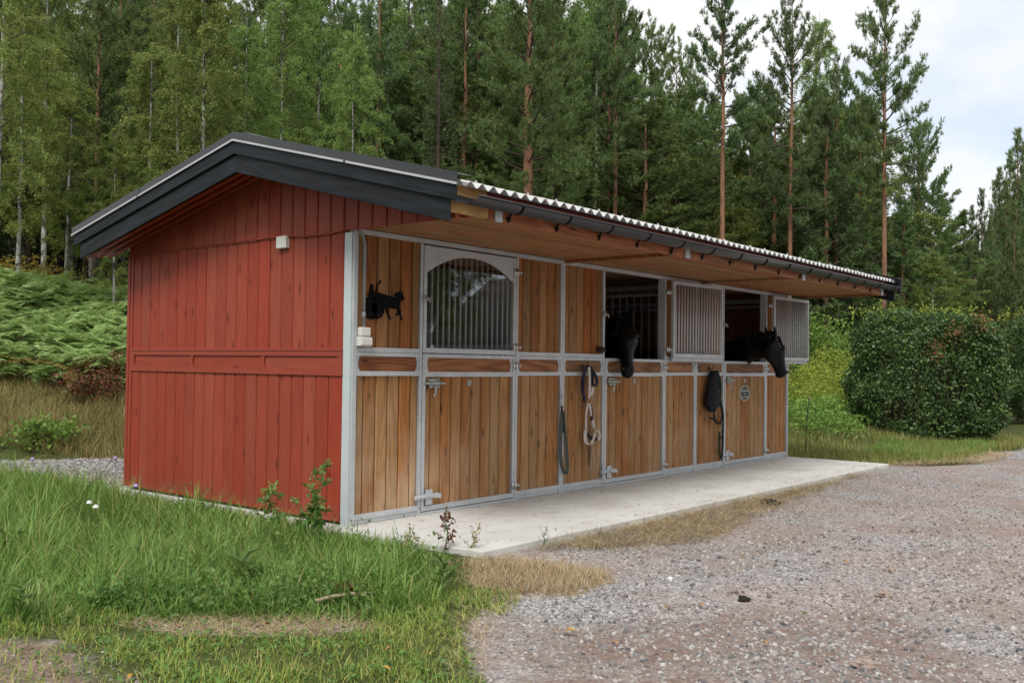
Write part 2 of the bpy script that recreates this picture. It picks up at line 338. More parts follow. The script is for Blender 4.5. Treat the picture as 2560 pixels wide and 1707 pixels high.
def ground_mat():
    m, t, b = mat('ground', 0.9, 0, 0.15); pos = N(t, 'ShaderNodeNewGeometry').outputs['Position']
    at_ = N(t, 'ShaderNodeAttribute', attribute_name='cover'); sp = N(t, 'ShaderNodeSeparateColor'); t.links.new(at_.outputs['Color'], sp.inputs[0])
    grv, h = gravel_nodes(t, pos)
    nzz = tex(t, pos, 7, 5, 0.65)
    def fac(ch, sharp=0.25):
        return sstepn(t, math2(t, 'ADD', sp.outputs[ch], math2(t, 'MULTIPLY', math2(t, 'SUBTRACT', nzz, 0.5), 0.9)), 0.5-sharp, 0.5+sharp)
    soil = ramp(t, tex(t, pos, 22, 6, 0.7), [(0.3, (0.12, 0.083, 0.066)), (0.55, (0.23, 0.165, 0.135)), (0.75, (0.34, 0.27, 0.235))])
    veg = ramp(t, tex(t, pos, 9, 6, 0.7), [(0.3, (0.035, 0.045, 0.016)), (0.55, (0.07, 0.085, 0.026)), (0.75, (0.15, 0.125, 0.055))])
    straw = ramp(t, tex(t, mapping(t, pos, (30, 55, 10)), 1.0, 5, 0.7), [(0.3, (0.18, 0.125, 0.08)), (0.55, (0.38, 0.29, 0.18)), (0.75, (0.56, 0.46, 0.31))])
    c = mixc(t, fac(2), grv, soil); c = mixc(t, fac(0), c, veg); c = mixc(t, fac(1), c, straw)
    t.links.new(c, b.inputs['Base Color']); bump(t, b, h, 0.75, 0.012); return m
gm = nmesh('ground', np.stack([X, Y, Z], -1).reshape(-1, 3), Fq, ground_mat(), True)
wob = (fbm(X, Y, 1.6)-0.5)*0.5
R_ = np.maximum(sstep(-.18, .18, polysd(X, Y, GRASS)+wob*0.5), sstep(-.2, .25, polysd(X, Y, RGRASS)+wob))
SAND = [(-2.3, -3.5), (-1.3, -2.9), (0.3, -3.6), (.8, -4.6), (-.4, -5.4), (-2.3, -4.7)]
G_ = np.maximum(sstep(-.1, .12, polysd(X, Y, DRY)+wob*.3), (.25+.6*fbm(X, Y+5, 2.6))*sstep(-.12, .1, polysd(X, Y, STRAW)+wob*.7))
B_ = np.maximum(np.maximum(sstep(-.2, .2, polysd(X, Y, SOIL)+wob), sstep(-.2, .2, polysd(X, Y, SOIL2)+wob)), 0.34*sstep(.55, .75, fbm(X, Y, 0.8))*(X > -3))
B_ = np.maximum(B_, .58*sstep(-.35, .45, polysd(X, Y, SAND)+wob*1.2))
R_ = R_*(1-0.9*np.maximum(sstep(-.2, .2, polysd(X, Y, SOIL)+wob), sstep(-.2, .2, polysd(X, Y, SOIL2)+wob)))
R_ = np.maximum(R_, inpoly(X, Y, [p[:2] for p in FOOT]+[(400, 400), (-400, 400)])*1.0)
behind = inpoly(X, Y, [(0.3, 7.9), (0.35, 4.2), (9.2, 4.2), (9.4, 5.2), (6, 6.9), (1.5, 7.8)]); R_ = np.where(behind, 0, R_)
at_ = gm.color_attributes.new('cover', 'FLOAT_COLOR', 'POINT')
at_.data.foreach_set('color', np.stack([R_, G_, B_, np.ones_like(R_)], -1).astype(np.float32).ravel())
tag(mobj('ground', gm), 'gravel yard running into grass and a rising forest bank', None, None, 'structure')

# ---- concrete slab
def concrete():
    m, t, b = mat('concrete', 0.8, 0, 0.25); o = N(t, 'ShaderNodeTexCoord').outputs['Object']
    c = ramp(t, tex(t, o, 1.3, 7, 0.62), [(0.3, (0.50, 0.48, 0.445)), (0.5, (0.60, 0.59, 0.565)), (0.72, (0.66, 0.655, 0.64))])
    st = sstepn(t, tex(t, mapping(t, o, (1, 2.2, 1)), 2.1, 5, 0.65), 0.52, 0.68)
    c = mixc(t, math2(t, 'MULTIPLY', st, 0.34), c, (0.40, 0.345, 0.28))
    st2 = sstepn(t, tex(t, mapping(t, o, (1.6, 1, 1)), 6.5, 4, 0.6), 0.60, 0.70)
    c = mixc(t, math2(t, 'MULTIPLY', st2, 0.22), c, (0.30, 0.28, 0.25))
    sp = ramp(t, tex(t, o, 95, 2), [(0.3, (0.42, 0.42, 0.42)), (0.6, (0.55, 0.55, 0.55))]); c = mixc(t, 0.5, c, sp, 'OVERLAY')
    dots = sstepn(t, tex(t, o, 23, 2), 0.70, 0.76); c = mixc(t, math2(t, 'MULTIPLY', dots, 0.6), c, (0.10, 0.08, 0.06))
    t.links.new(c, b.inputs['Base Color']); bump(t, b, tex(t, o, 60, 4), 0.12, 0.004); return m
m_conc = concrete()
for pts in ([(-0.05, -1.56), (6.08, -1.565), (6.08, 3.66), (-0.06, 3.66), (-0.06, 0.78), (-0.3, 0.74)], [(6.088, -1.565), (9.06, -1.56), (9.06, 3.66), (6.088, 3.66)]):
    so = MB().prism(pts, -0.32, 0.0, 'xy').obj('concrete_slab', m_conc); tag(so, 'pale concrete slab under and in front of the stable', None, None, 'structure')
    bv = so.modifiers.new('edge', 'BEVEL'); bv.width = 0.012; bv.segments = 2

# ================================================================ STABLE
WD = 3.60                                             # depth of the building
st = empty('horse_stable'); tag(st, 'long red and brown wooden stable with three stalls and a corrugated roof', 'stable')
_pc = {}
def plank_mesh(w, h, t=0.022, g=0.009, m=m_wood, top=None):
    key = (round(w, 3), round(h, 3), t, g, m.name, top)
    if key in _pc: return _pc[key]
    pr = [(-w/2, 0), (-w/2, -t+g), (-w/2+g, -t), (w/2-g, -t), (w/2, -t+g), (w/2, 0)]; n = 6
    sl_ = top or 0.0                                   # slope of the upper end
    v = [(x, y, 0) for x, y in pr]+[(x, y, h+sl_*x) for x, y in pr]
    f = [tuple(range(n-1, -1, -1)), tuple(range(n, 2*n))]+[(i, (i+1) % n, (i+1) % n+n, i+n) for i in range(n)]
    me = bpy.data.meshes.new('plank'); me.from_pydata(v, [], f); me.materials.append(m); me.update(); _pc[key] = me; return me
RED = Matrix.Rotation(math.radians(-90), 4, 'Z')
def plank(parent, me, loc, rot=None, name='plank'):
    o = bpy.data.objects.new(name, me); mt = Matrix.Translation(Vector(loc)+Vector((0, random.uniform(-.0015, .0015), 0)) if rot is None else Vector(loc))
    o.matrix_basis = mt @ rot if rot is not None else mt
    return put(o, parent)
HOR = Matrix(((0, 0, 1, 0), (0, 1, 0, 0), (-1, 0, 0, 0), (0, 0, 0, 1)))           # length along +X, face towards -Y
SOF = Matrix(((0, 0, 1, 0), (1, 0, 0, 0), (0, 1, 0, 0), (0, 0, 0, 1)))            # length along +X, face downwards

# ---- front wall: panels, doors (stall pitch 3 m)
def arc_end(x_edge, x_arc, z0, z1, bulge, n=8):
    """plate between a straight edge and a curved cut-out"""
    pts = [(x_edge, z0), (x_edge, z1)]
    for i in range(n+1):
        q = i/n; z = z1+(z0-z1)*q; pts.append((x_arc+bulge*(1-(2*q-1)**2), z))
    return pts
def band(mb, x0, x1, z0, z1, ix0, ix1):
    mb.prism(arc_end(x0, ix0, z0, z1, -0.022), -0.012, 0.004); mb.prism(arc_end(x1, ix1, z0, z1, 0.022), -0.012, 0.004)
ZL0, ZL1, ZB0, ZB1, ZU0, ZU1, ZT = 0.088, 1.272, 1.313, 1.443, 1.519, 2.49, 2.532
def boards(parent, x0, x1, z0, z1, m, first=0.095, pitch=0.1425, y=0.018):
    x = x0; w = first
    while x < x1-0.012:
        xe = min(x+w, x1)
        if x1-xe < 0.02: xe = x1
        plank(parent, plank_mesh(xe-x-0.009, z1-z0, 0.02, 0.010, m), ((x+xe)/2, y, z0)); x = xe; w = pitch
def wall_panel(x0, x1, bx0, bx1, upper=True, first=0.095):
    """steel framed panel with boards below, a band board and boards above"""
    mb = MB(); f = (-0.02, 0.02)
    mb.box(x0, bx0, *f, 0.0, ZT-0.042); mb.box(bx1, x1, *f, 0.0, ZT-0.042)
    mb.box(bx0, bx1, -0.018, 0.02, 0.045, ZL0); mb.box(bx0, bx1, -0.008, 0.02, 0.004, 0.045)
    mb.box(bx0, bx1, *f, ZL1, ZB0); mb.box(bx0, bx1, *f, ZB1, 1.476); mb.box(bx0, bx1, -0.016, 0.02, 1.479, ZU0)
    band(mb, bx0, bx1, ZB0, ZB1, bx0+0.045, bx1-0.045)
    o = mb.obj('wall_panel', m_galv, st)
    boards(o, bx0, bx1, ZL0-0.01, ZL1+0.01, m_wood, first)
    plank(o, plank_mesh(ZB1-ZB0+0.02, bx1-bx0-0.004, 0.018, 0.003, m_band), (bx0+0.002, 0.016, (ZB0+ZB1)/2), HOR, 'band_board')
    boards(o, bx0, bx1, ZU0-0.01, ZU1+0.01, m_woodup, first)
    return o
m_glass = bpy.data.materials.new('window_glass'); m_glass.use_nodes = True
_t = m_glass.node_tree; _t.nodes.clear(); _o = N(_t, 'ShaderNodeOutputMaterial'); _m = N(_t, 'ShaderNodeMixShader'); _tr = N(_t, 'ShaderNodeBsdfTransparent'); _g = N(_t, 'ShaderNodeBsdfGlossy')
_g.inputs['Roughness'].default_value = 0.015; _tr.inputs[0].default_value = (0.92, 0.94, 0.93, 1)
_lw = N(_t, 'ShaderNodeLayerWeight'); _lw.inputs[0].default_value = 0.5; _fac = math2(_t, 'ADD', math2(_t, 'MULTIPLY', math2(_t, 'POWER', _lw.outputs['Facing'], 2.0), 1.0), 0.04, True)
_t.links.new(_fac, _m.inputs[0]); _t.links.new(_tr.outputs[0], _m.inputs[1]); _t.links.new(_g.outputs[0], _m.inputs[2]); _t.links.new(_m.outputs[0], _o.inputs[0])
bar_me = MB().tube([(0, 0, 0), (0, 0, 1)], 0.0125, 8).mesh('bar', m_galv, True)
def bars(parent, xs, y, z0, z1s, rot=None):
    for x, z1 in zip(xs, z1s):
        o = bpy.data.objects.new('bar', bar_me); o.location = (x, y, z0); o.scale = (1, 1, z1-z0); put(o, parent)
def bolt_latch():
    """plate, sliding bolt and trigger lever at the upper left of a lower door"""
    mb = MB(); mb.box(.915, 1.075, -.030, -.022, 1.213, 1.245, .002).box(.925, 1.075, -.030, -.022, 1.160, 1.192, .002).box(.95, 1.06, -.034, -.026, 1.185, 1.22)
    mb.tube([(.87, -.045, 1.203), (1.075, -.045, 1.203)], .0105, 8).tube([(1.075, -.045, 1.203), (1.135, -.045, 1.203)], [.014, .006], 8).tube([(.945, -.045, 1.203), (1.07, -.045, 1.203)], .015, 8)
    for x in (.93, 1.06):
        for z in (1.23, 1.175): mb.tube([(x, -.036, z), (x, -.028, z)], .007, 6)
    mb.strap([(.985, -.045, 1.2), (.99, -.055, 1.16), (.985, -.06, 1.125), (.965, -.065, 1.095), (.95, -.066, 1.085)], .022, .006, (1, 0, 0))
    return mb.mesh('bolt_latch', m_zamak, True)
def foot_latch():
    mb = MB(); mb.box(.90, .99, -.031, -.022, .085, .225, .002).box(.87, 1.0, -.042, -.031, .15, .19, .003)
    mb.strap([(.99, -.04, .165), (1.03, -.045, .17), (1.085, -.05, .155)], .045, .006, (0, 0, 1)); mb.tube([(.76, -.04, .165), (.88, -.04, .165)], .02, 10); mb.box(.80, .825, -.035, -.02, .08, .25)
    mb.tube([(.955, -.055, .17), (.955, -.03, .17)], .018, 8); return mb.mesh('foot_latch', m_galv, False)
def hinge():
    mb = MB(); mb.box(-.035, .0, -.034, -.022, -.03, .03, .002); mb.tube([(0.008, -.036, -.035), (0.008, -.036, .035)], .012, 8); mb.tube([(.0, -.036, 0), (.05, -.036, 0)], .011, 8).tube([(.045, -.036, 0), (.062, -.036, 0)], .018, 6)
    return mb.mesh('hinge', m_chrome, True)
def catch():
    mb = MB(); mb.box(-.035, .015, -.034, -.02, -.03, .03, .003); mb.tube([(-.02, -.04, 0), (.05, -.04, -.005)], .012, 8); mb.tube([(.02, -.05, .0), (.03, -.055, -.04)], .008, 6); return mb.mesh('catch', m_zamak, True)
latch_me, foot_me, hinge_me, catch_me = bolt_latch(), foot_latch(), hinge(), catch()
def badge():
    mb = MB(); n = 20; mb.prism([(0.028*math.cos(2*math.pi*i/n), 0.034*math.sin(2*math.pi*i/n)) for i in range(n)], -.009, 0.0); return mb.mesh('maker_badge', m_zamak)
badge_me = badge()
def text_mesh(s, size, m, name='lettering', ext=0.0008):
    c = bpy.data.curves.new(name, 'FONT'); c.body = s; c.size = size; c.align_x = 'CENTER'; c.align_y = 'CENTER'; c.extrude = ext
    o = bpy.data.objects.new(name, c); COL.objects.link(o); dg = bpy.context.evaluated_depsgraph_get(); me = bpy.data.meshes.new_from_object(o.evaluated_get(dg))
    bpy.data.objects.remove(o); bpy.data.curves.remove(c); me.name = name; me.materials.clear(); me.materials.append(m); return me
UP = Matrix.Rotation(math.radians(90), 4, 'X')          # text lying in XY stands up facing -Y
cee_me = text_mesh('C', .042, m_gutter)
def lower_door():
    mb = MB(); f = (-0.022, 0.018); a, b = .846, 2.196
    mb.box(a, .886, *f, .03, 1.475); mb.box(2.16, b, *f, .03, 1.475)
    mb.box(.886, 2.16, -.020, .018, .03, .076); mb.box(.886, 2.16, *f, 1.263, ZB0-.004); mb.box(.886, 2.16, *f, 1.441, 1.475)
    band(mb, .886, 2.16, ZB0-.004, 1.441, .935, 2.112)
    o = mb.obj('lower_door', m_galv, st)
    boards(o, .886, 2.16, .07, 1.27, m_wood, .088)
    plank(o, plank_mesh(.15, 1.27, .018, .003, m_band), (.888, .014, 1.375), HOR, 'band_board')
    mobj('bolt_latch', latch_me, o); mobj('foot_latch', foot_me, o)
    for z in (.15, 1.375): mobj('hinge', hinge_me, o, (2.196, 0, z))
    mobj('maker_badge', badge_me, o, (1.503, -.003, 1.205)); mobj('lettering', cee_me, o, mat4=Matrix.Translation((1.503, -.0132, 1.205)) @ UP)
    return o
ld = lower_door()
for k in (1, 2):
    c = copy_tree(ld, st); c.location.x += 3*k
# closed upper door of the first stall: arched plate, pane and bars
mb = MB(); f = (-.022, .018); a, b, z0, z1 = .848, 2.194, 1.484, 2.476
mb.box(a, .888, *f, z0, z1); mb.box(2.158, b, *f, z0, z1); mb.box(.888, 2.158, *f, z0, 1.530); mb.box(.888, 2.158, *f, 2.44, z1)
ud = mb.obj('upper_door', m_galv, st)
arch = [(.886, 2.445), (.886, 2.230), (.905, 2.232)]
for i in range(25):
    q = i/24; x = .905+(2.140-.905)*q; arch.append((x, 2.232+(2.414-2.232)*(1-abs(2*q-1)**2.1)))
arch += [(2.16, 2.230), (2.16, 2.445)]
MB().prism(arch, -.014, -.006).obj('arch_plate', m_galv, ud)
MB().box(.886, 2.160, -.001, .004, 1.52, 2.45).obj('pane', m_glass, ud)
bars(ud, [.935+i*.0795 for i in range(16)], .04, 1.50, [2.46]*16)
for z in (1.565, 2.335): mobj('hinge', hinge_me, ud, (2.196, 0, z))
mobj('catch', catch_me, ud, (.868, 0, 1.985))
# opened grille doors of the other two stalls
def grille(w):
    o = MB().box(0, .04, -.035, 0, 0, .97).box(w-.035, w, -.035, 0, 0, .97).box(.04, w-.035, -.035, 0, 0, .05).box(.04, w-.035, -.035, 0, .93, .97).box(0.03, w, -.002, .022, -.045, -.002).obj('upper_door', m_galv, st)
    n = 17; bars(o, [.075+i*(w-.11)/(n-1)*.985 for i in range(n)], -.018, .04, [.94]*n)
    for z in (.10, .83): mobj('hinge', hinge_me, o, (-.055, 0.03, z))
    return o
g1 = grille(1.16); g1.location = (5.275, -.07, 1.505); g1.rotation_euler = (0, 0, math.radians(-5))
g2 = grille(1.20); g2.location = (8.30, -.07, 1.505); g2.rotation_euler = (0, 0, math.radians(-2.5))
for k in (1, 2): mobj('catch', catch_me, st, (3*k+.835, 0, 1.985))
MB().tube([(3.71, 0, 1.575), (3.71, -.09, 1.57)], .034, 10).tube([(3.71, -.085, 1.57), (3.71, -.11, 1.57)], .016, 6).obj('door_stop', m_rubber, st, smooth=False)
for k in range(3):
    x = 3*k
    wall_panel(x+(.042 if k == 0 else .012), x+.838, x+(.046 if k == 0 else .052), x+(.806), first=.10)
    wall_panel(x+2.204, x+(2.966 if k == 2 else 3.008), x+2.238, x+(2.955 if k == 2 else 2.978), first=.09)
    MB().box(x+.84, x+2.2, -.03, .02, .002, .022).obj('threshold', m_galv, st)
    # jambs behind the seams, seen in the open doorways
    MB().box(x+.80, x+.84, .021, .06, .0, 2.49).box(x+2.2, x+2.25, .021, .08, .0, 2.49).obj('door_post', m_galv, st)
MB().box(.0, 8.99, -.024, .03, 2.492, 2.533).obj('top_rail', m_galv, st)
# corner posts
MB().box(.0, .040, -.024, .03, .0, 2.491).obj('corner_post', m_galv, st)
MB().box(-.012, -.001, .0, .092, .0, 2.50).obj('corner_strip', m_galvl, st)
MB().box(8.968, 9.01, -.024, .09, .0, 2.491).obj('corner_post', m_galv, st)
# interior: partitions with bars, back wall, end wall
for x in (3.0, 6.0):
    pt = MB().box(x-.03, x+.03, .06, .12, 0, 2.50).box(x-.03, x+.03, 3.45, 3.51, 0, 2.50).box(x-.02, x+.02, .12, 3.45, 1.33, 1.38).box(x-.02, x+.02, .12, 3.45, 2.44, 2.50).obj('partition', m_galv, st)
    MB().tube([(x-.045, .12, 2.37), (x-.045, 3.45, 2.37)], .024, 8).obj('top_tube', m_galv, pt, smooth=True)
    MB().box(x-.012, x+.012, .12, 3.45, .05, 1.33).obj('kick_boards', m_dark, pt)
    for i in range(27):
        o = bpy.data.objects.new('bar', bar_me); o.location = (x, .22+i*.12, 1.38); o.scale = (1.1, 1.1, 1.06); put(o, pt)
y = .02
while y < 3.56:
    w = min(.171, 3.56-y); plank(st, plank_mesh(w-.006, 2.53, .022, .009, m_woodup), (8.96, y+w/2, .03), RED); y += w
MB().box(8.962, 9.0, .05, 3.58, .03, 2.59).obj('end_wall', m_redf, st)
MB().box(8.90, 8.935, .12, 3.50, 2.42, 2.48).tube([(8.90, .12, 2.36), (8.90, 3.5, 2.36)], .022, 8).obj('end_rail', m_galv, st)
MB().box(0.03, 8.96, 3.53, 3.56, .03, 2.59).obj('back_wall', m_dark, st)
MB().box(0.012, 0.03, .06, 3.53, .03, 2.51).obj('inner_lining', m_dark, st)
MB().box(0.03, 8.96, .05, 3.53, 2.56, 2.585).obj('stall_ceiling', m_dark, st)

# ---- red gable wall (faces -X)
rw = MB()
rw.box(-.022, .012, 3.52, 3.612, .03, 2.52).box(-.03, .0, 3.575, 3.618, .03, 2.52)
rw.box(-.030, .010, .095, 3.52, 1.484, 1.510).box(-.026, .010, .095, 3.52, 1.440, 1.480).box(-.030, .010, .095, 3.52, 1.270, 1.314).box(-.028, .010, .095, 3.575, .028, .06)
def yz_arc(ye, ya, bulge): return arc_end(ye, ya, 1.314, 1.440, bulge)
for e0, a0, bu in ((3.52, 3.46, .03), (2.40, 2.395, 0), (2.345, 2.335, .03), (1.225, 1.225, 0), (1.175, 1.165, .03), (.095, .15, 0)): pass
rw.prism(arc_end(3.52, 3.455, 1.314, 1.44, .022), -.022, .0, 'yz').prism([(2.395, 1.314), (2.395, 1.44)]+[(2.335+.022*(1-(2*i/8-1)**2), 1.44-.126*i/8) for i in range(9)], -.022, .0, 'yz')
rw.prism([(1.228, 1.314), (1.228, 1.44)]+[(1.165+.022*(1-(2*i/8-1)**2), 1.44-.126*i/8) for i in range(9)], -.022, .0, 'yz').box(-.022, 0, .095, .15, 1.314, 1.44)
rwo = rw.obj('gable_frame', m_redf, st)
def red_row(z0, z1, y0, y1, x=.0, pitch=.171, first=.167, zt=None, par=rwo):
    y = y1; w = first
    while y > y0+.02:
        ye = max(y-w, y0); ye = y0 if ye-y0 < .03 else ye; ww = y-ye
        dx = random.uniform(-.0018, .0018)
        if zt is None: plank(par, plank_mesh(ww-.009, z1-z0, .016, .009, m_red), (x+dx, (y+ye)/2, z0), RED)
        else:
            ym = (y+ye)/2; h = zt(ym)-z0
            if h > .03: plank(par, plank_mesh(ww-.009, h, .016, .009, m_red), (x+dx, ym, z0), RED)
        y = ye; w = pitch
red_row(.055, 1.275, .095, 3.52); red_row(1.505, 2.52, .095, 3.52)
for yy0, yy1 in ((2.395, 3.46), (1.228, 2.345), (.145, 1.175)):
    me = plank_mesh(.14, yy1-yy0, .012, .003, m_red); R4 = Matrix(((0, 1, 0, 0), (0, 0, -1, 0), (-1, 0, 0, 0), (0, 0, 0, 1)))   # length along -Y, face -X
    plank(rwo, me, (.0, yy1, 1.377), R4, 'band_board')

# ---- roof. ridge at y = RY
RY, RZ, EFY, EFZ, EBY, EBZ, OX = 1.10, 3.405, -1.606, 2.722, 4.02, 2.773, -.45
SF, SB = (RZ-EFZ)/(RY-EFY), (RZ-EBZ)/(EBY-RY)
def roofz(y): return RZ-SF*(RY-y) if y < RY else RZ-SB*(y-RY)
XE = 9.46
# upper gable boards, down to the soffit line in front of the wall
red_row(2.512, 3.2, -1.40, 3.60, -.012, .176, .17, lambda y: roofz(y)-.10, rwo)
# corrugated sheets
m_sheetb = m_sheet
def sheet_mesh(w, y0, y1, zoff, dn=.006):
    pitch, amp = .1294, .021; n = int(round(w/pitch*10)); V = []; F = []
    for k, (yy, dz) in enumerate(((y0, 0), (y1, 0))):
        for i in range(n+1):
            x = w*i/n; z = amp*math.cos(2*math.pi*x/pitch)
            V.append((x, yy, roofz(yy)+zoff+z)); 
    b = len(V)
    V += [(x, y, z-dn) for x, y, z in V]
    for i in range(n):
        F += [(i, i+1, n+1+i+1, n+1+i), (b+i+1, b+i, b+n+1+i, b+n+2+i), (i+1, i, b+i, b+i+1), (n+1+i, n+2+i, b+n+2+i, b+n+1+i)]
    F += [(0, n+1, b+n+1, b), (n, b+n, b+2*n+1, 2*n+1)]
    return nmesh('roof_sheet', V, F, m_sheetb, True)
SP = .1294*8
shf = sheet_mesh(SP+.1294*1.05, EFY+.07, RY-.02, -.030); shb = sheet_mesh(SP+.1294*1.05, RY+.02, EBY-.02, -.030)
sc_me = MB().tube([(0, 0, -.02), (0, 0, .012)], .014, 8).tube([(0, 0, .012), (0, 0, .026)], [.010, .004], 6).mesh('screw', m_zamak)
x = -.218-.1294*1; i = 0
while x < XE-.05:
    if x+SP+.14 > XE-.03: w_ = (XE-.035-x); shf, shb = sheet_mesh(w_, EFY+.07, RY-.02, -.030), sheet_mesh(w_, RY+.02, EBY-.02, -.030)
    o = mobj('roof_sheet', shf, st, (x, 0, .004*(i % 2))); o2 = mobj('roof_sheet', shb, st, (x, 0, .004*(i % 2)))
    for k in (3, 8):
        xx = .1294*k
        if x+xx < XE-.1: mobj('screw', sc_me, o, (xx, EFY+.25, roofz(EFY+.25)-.012)); mobj('screw', sc_me, o, (xx, EFY+1.3, roofz(EFY+1.3)-.012))
    x += SP; i += 1
# barge boards, flashing on both gables
def slab_yz(pts, x0, x1, m, name, par=st, bev=.003):
    o = MB().prism(pts, x0, x1, 'yz').obj(name, m, par)
    if bev: b_ = o.modifiers.new('edge', 'BEVEL'); b_.width = bev; b_.segments = 1
    return o
def strip(ya, yb, d0, d1, sq=True):
    """strip under the roof line between two y, from depth d0 to d1 below it"""
    return [(ya, roofz(ya)-d0), (yb, roofz(yb)-d0), (yb, roofz(yb)-d1), (ya, roofz(ya)-d1)]
BX = Matrix
def barge(ya, yb, d0, d1, x0, x1):
    """a board along the verge: mesh built along local Z so that the grain follows it"""
    v = Vector((0, yb-ya, roofz(yb)-roofz(ya))); Ln = v.length; d = v.normalized()
    me = MB(); s = math.copysign(1, yb-ya)
    P = [Vector((xx, yy, roofz(yy)-dd)) for xx in (x0, x1) for yy, dd in ((ya, d0), (yb, d0), (yb, d1), (ya, d1))]
    zax = d; xax = Vector((1, 0, 0)); yax = zax.cross(xax); R3 = Matrix((xax, yax, zax)).transposed(); org = Vector((0, ya, roofz(ya))); inv = R3.inverted()
    me.add([inv @ (p-org) for p in P], [(0, 1, 2, 3), (7, 6, 5, 4), (0, 4, 5, 1), (1, 5, 6, 2), (2, 6, 7, 3), (3, 7, 4, 0)])
    o = mobj('barge_board', me.mesh('barge_board', m_black), st, mat4=Matrix.Translation(org) @ R3.to_4x4())
    b_ = o.modifiers.new('edge', 'BEVEL'); b_.width = .004; b_.segments = 1; return o
for xo, s in ((OX, 1), (XE, -1)):
    xa, xb = (xo, xo+.024) if s > 0 else (xo-.024, xo); xc, xd = (xo+.024, xo+.046) if s > 0 else (xo-.046, xo-.024)
    barge(RY, EFY+.01, .052, .172, xa, xb); barge(RY, EBY-.01, .052, .172, xa, xb)
    barge(RY, EFY+.09, .15, .335, xc, xd); barge(RY, EBY-.12, .15, .335, xc, xd)
    # flashing: a cap lying on the sheets and turned down over the verge
    for ya, yb in ((RY, -.42), (-.42+.02, EFY-.012), (RY, 2.7), (2.68, EBY+.012)):
        zz = .006 if abs(ya) > 2 or ya < 0 else 0.0
        q = MB(); e = xo-.006 if s > 0 else xo+.006; e2 = e+.004*s; inn = xo+.17*s
        q.prism([(ya, roofz(ya)+.022+zz), (yb, roofz(yb)+.022+zz), (yb, roofz(yb)+.028+zz), (ya, roofz(ya)+.028+zz)], min(e, inn), max(e, inn), 'yz')
        q.prism([(ya, roofz(ya)+.022+zz), (yb, roofz(yb)+.022+zz), (yb, roofz(yb)-.056), (ya, roofz(ya)-.056)], min(e, e2)-zz*.5, max(e, e2)-zz*.5, 'yz')
        fo = q.obj('flashing', m_blackm, st)
        q2 = MB(); q2.prism([(ya, roofz(ya)-.040), (yb, roofz(yb)-.040), (yb, roofz(yb)-.058), (ya, roofz(ya)-.058)], min(e-.012*s, e-.002*s), max(e-.012*s, e-.002*s), 'yz').obj('drip_edge', m_edge, fo)
q = MB().prism([(RY-.16, roofz(RY-.16)+.03), (RY, RZ+.045), (RY+.16, roofz(RY+.16)+.03), (RY+.16, roofz(RY+.16)+.024), (RY, RZ+.037), (RY-.16, roofz(RY-.16)+.024)], OX+.1, XE-.1, 'yz').obj('ridge_cap', m_blackm, st)
# roof deck and rafters under the overhang
for y0, y1 in ((EFY+.22, RY), (RY, EBY-.03)):
    MB().prism(strip(y0, y1, .066, .09), OX+.05, XE-.05, 'yz').obj('roof_deck', m_redf, st)
for n_, xr in enumerate((-.355, -.235, -.115)):
    MB().prism(strip(RY+.0, EBY-.12+.06*(xr+.36), .09, .315-.012*n_), xr, xr+.045, 'yz').obj('rafter', m_redf, st); MB().prism(strip(RY-.001, -1.40, .09, .315-.012*n_), xr, xr+.045, 'yz').obj('rafter', m_redf, st)
# soffit under the front eave
y = -1.395; nrow = 15; pw = 1.405/nrow
for x0, x1 in ((.012, 3.03), (3.08, 6.13), (6.18, 9.40)):
    for r in range(nrow):
        plank(st, plank_mesh(pw-.0015, x1-x0, .014, .003, m_soffit), (x0, -1.40+pw*(r+.5), 2.554), SOF, 'soffit_board')
for x0 in (3.03, 6.13, 9.40): MB().box(x0, x0+.05, -1.40, -.026, 2.505, 2.556).obj('soffit_batten', m_fascia, st)
FA = Matrix(((0, 0, 1, 0), (0, 1, 0, 0), (-1, 0, 0, 0), (0, 0, 0, 1)))
for x0, x1 in ((.10, 3.16), (3.162, 6.14), (6.142, 9.2)): plank(st, plank_mesh(.175, x1-x0, .028, .003, m_fascia), (x0, -1.405, 2.580), FA, 'fascia_board')
plank(st, plank_mesh(.165, .50, .030, .003, m_yellow), (-.405, -1.405, 2.585), FA, 'fascia_board')['label'] = 'fresh yellow end of the eave board'
plank(st, plank_mesh(.10, .5, .030, .003, m_yellow), (-.405, -1.39, 2.672), FA, 'fascia_board')
for x0 in (.17, 3.16, 6.12, 9.05): MB().box(x0, x0+.085, -1.449, -1.434, 2.49, 2.60, .002).obj('eave_bracket', m_galv, st)
# gutter: half round trough, near end cut at a slant
GY, GZ, GR = -1.523, 2.625, .066
V = []; F = []; n = 14
for k, (xi, xo_) in enumerate(((-.375, -.19), (9.52, 9.52))):
    for rr in (GR, GR-.004):
        for i in range(n+1):
            a = math.pi*i/n; yy = math.cos(a)*rr; zz = -math.sin(a)*rr; fr = (1-math.cos(a))/2     # i = 0 wall side, i = n outer lip
            V.append((xi+(xo_-xi)*fr, GY+yy, GZ+zz))
m1 = n+1
for i in range(n):
    F += [(i, i+1, 2*m1+i+1, 2*m1+i), (m1+i+1, m1+i, 3*m1+i, 3*m1+i+1), (i+1, i, m1+i, m1+i+1), (2*m1+i, 2*m1+i+1, 3*m1+i+1, 3*m1+i)]
F += [(0, 2*m1, 3*m1, m1), (n, m1+n, 3*m1+n, 2*m1+n)]
gut = mobj('gutter', nmesh('gutter', V, F, m_gutter, True), st)
MB().tube([(-.185, GY-GR, GZ), (9.52, GY-GR, GZ)], .0095, 8).obj('gutter_lip', m_gutter, gut, smooth=True)
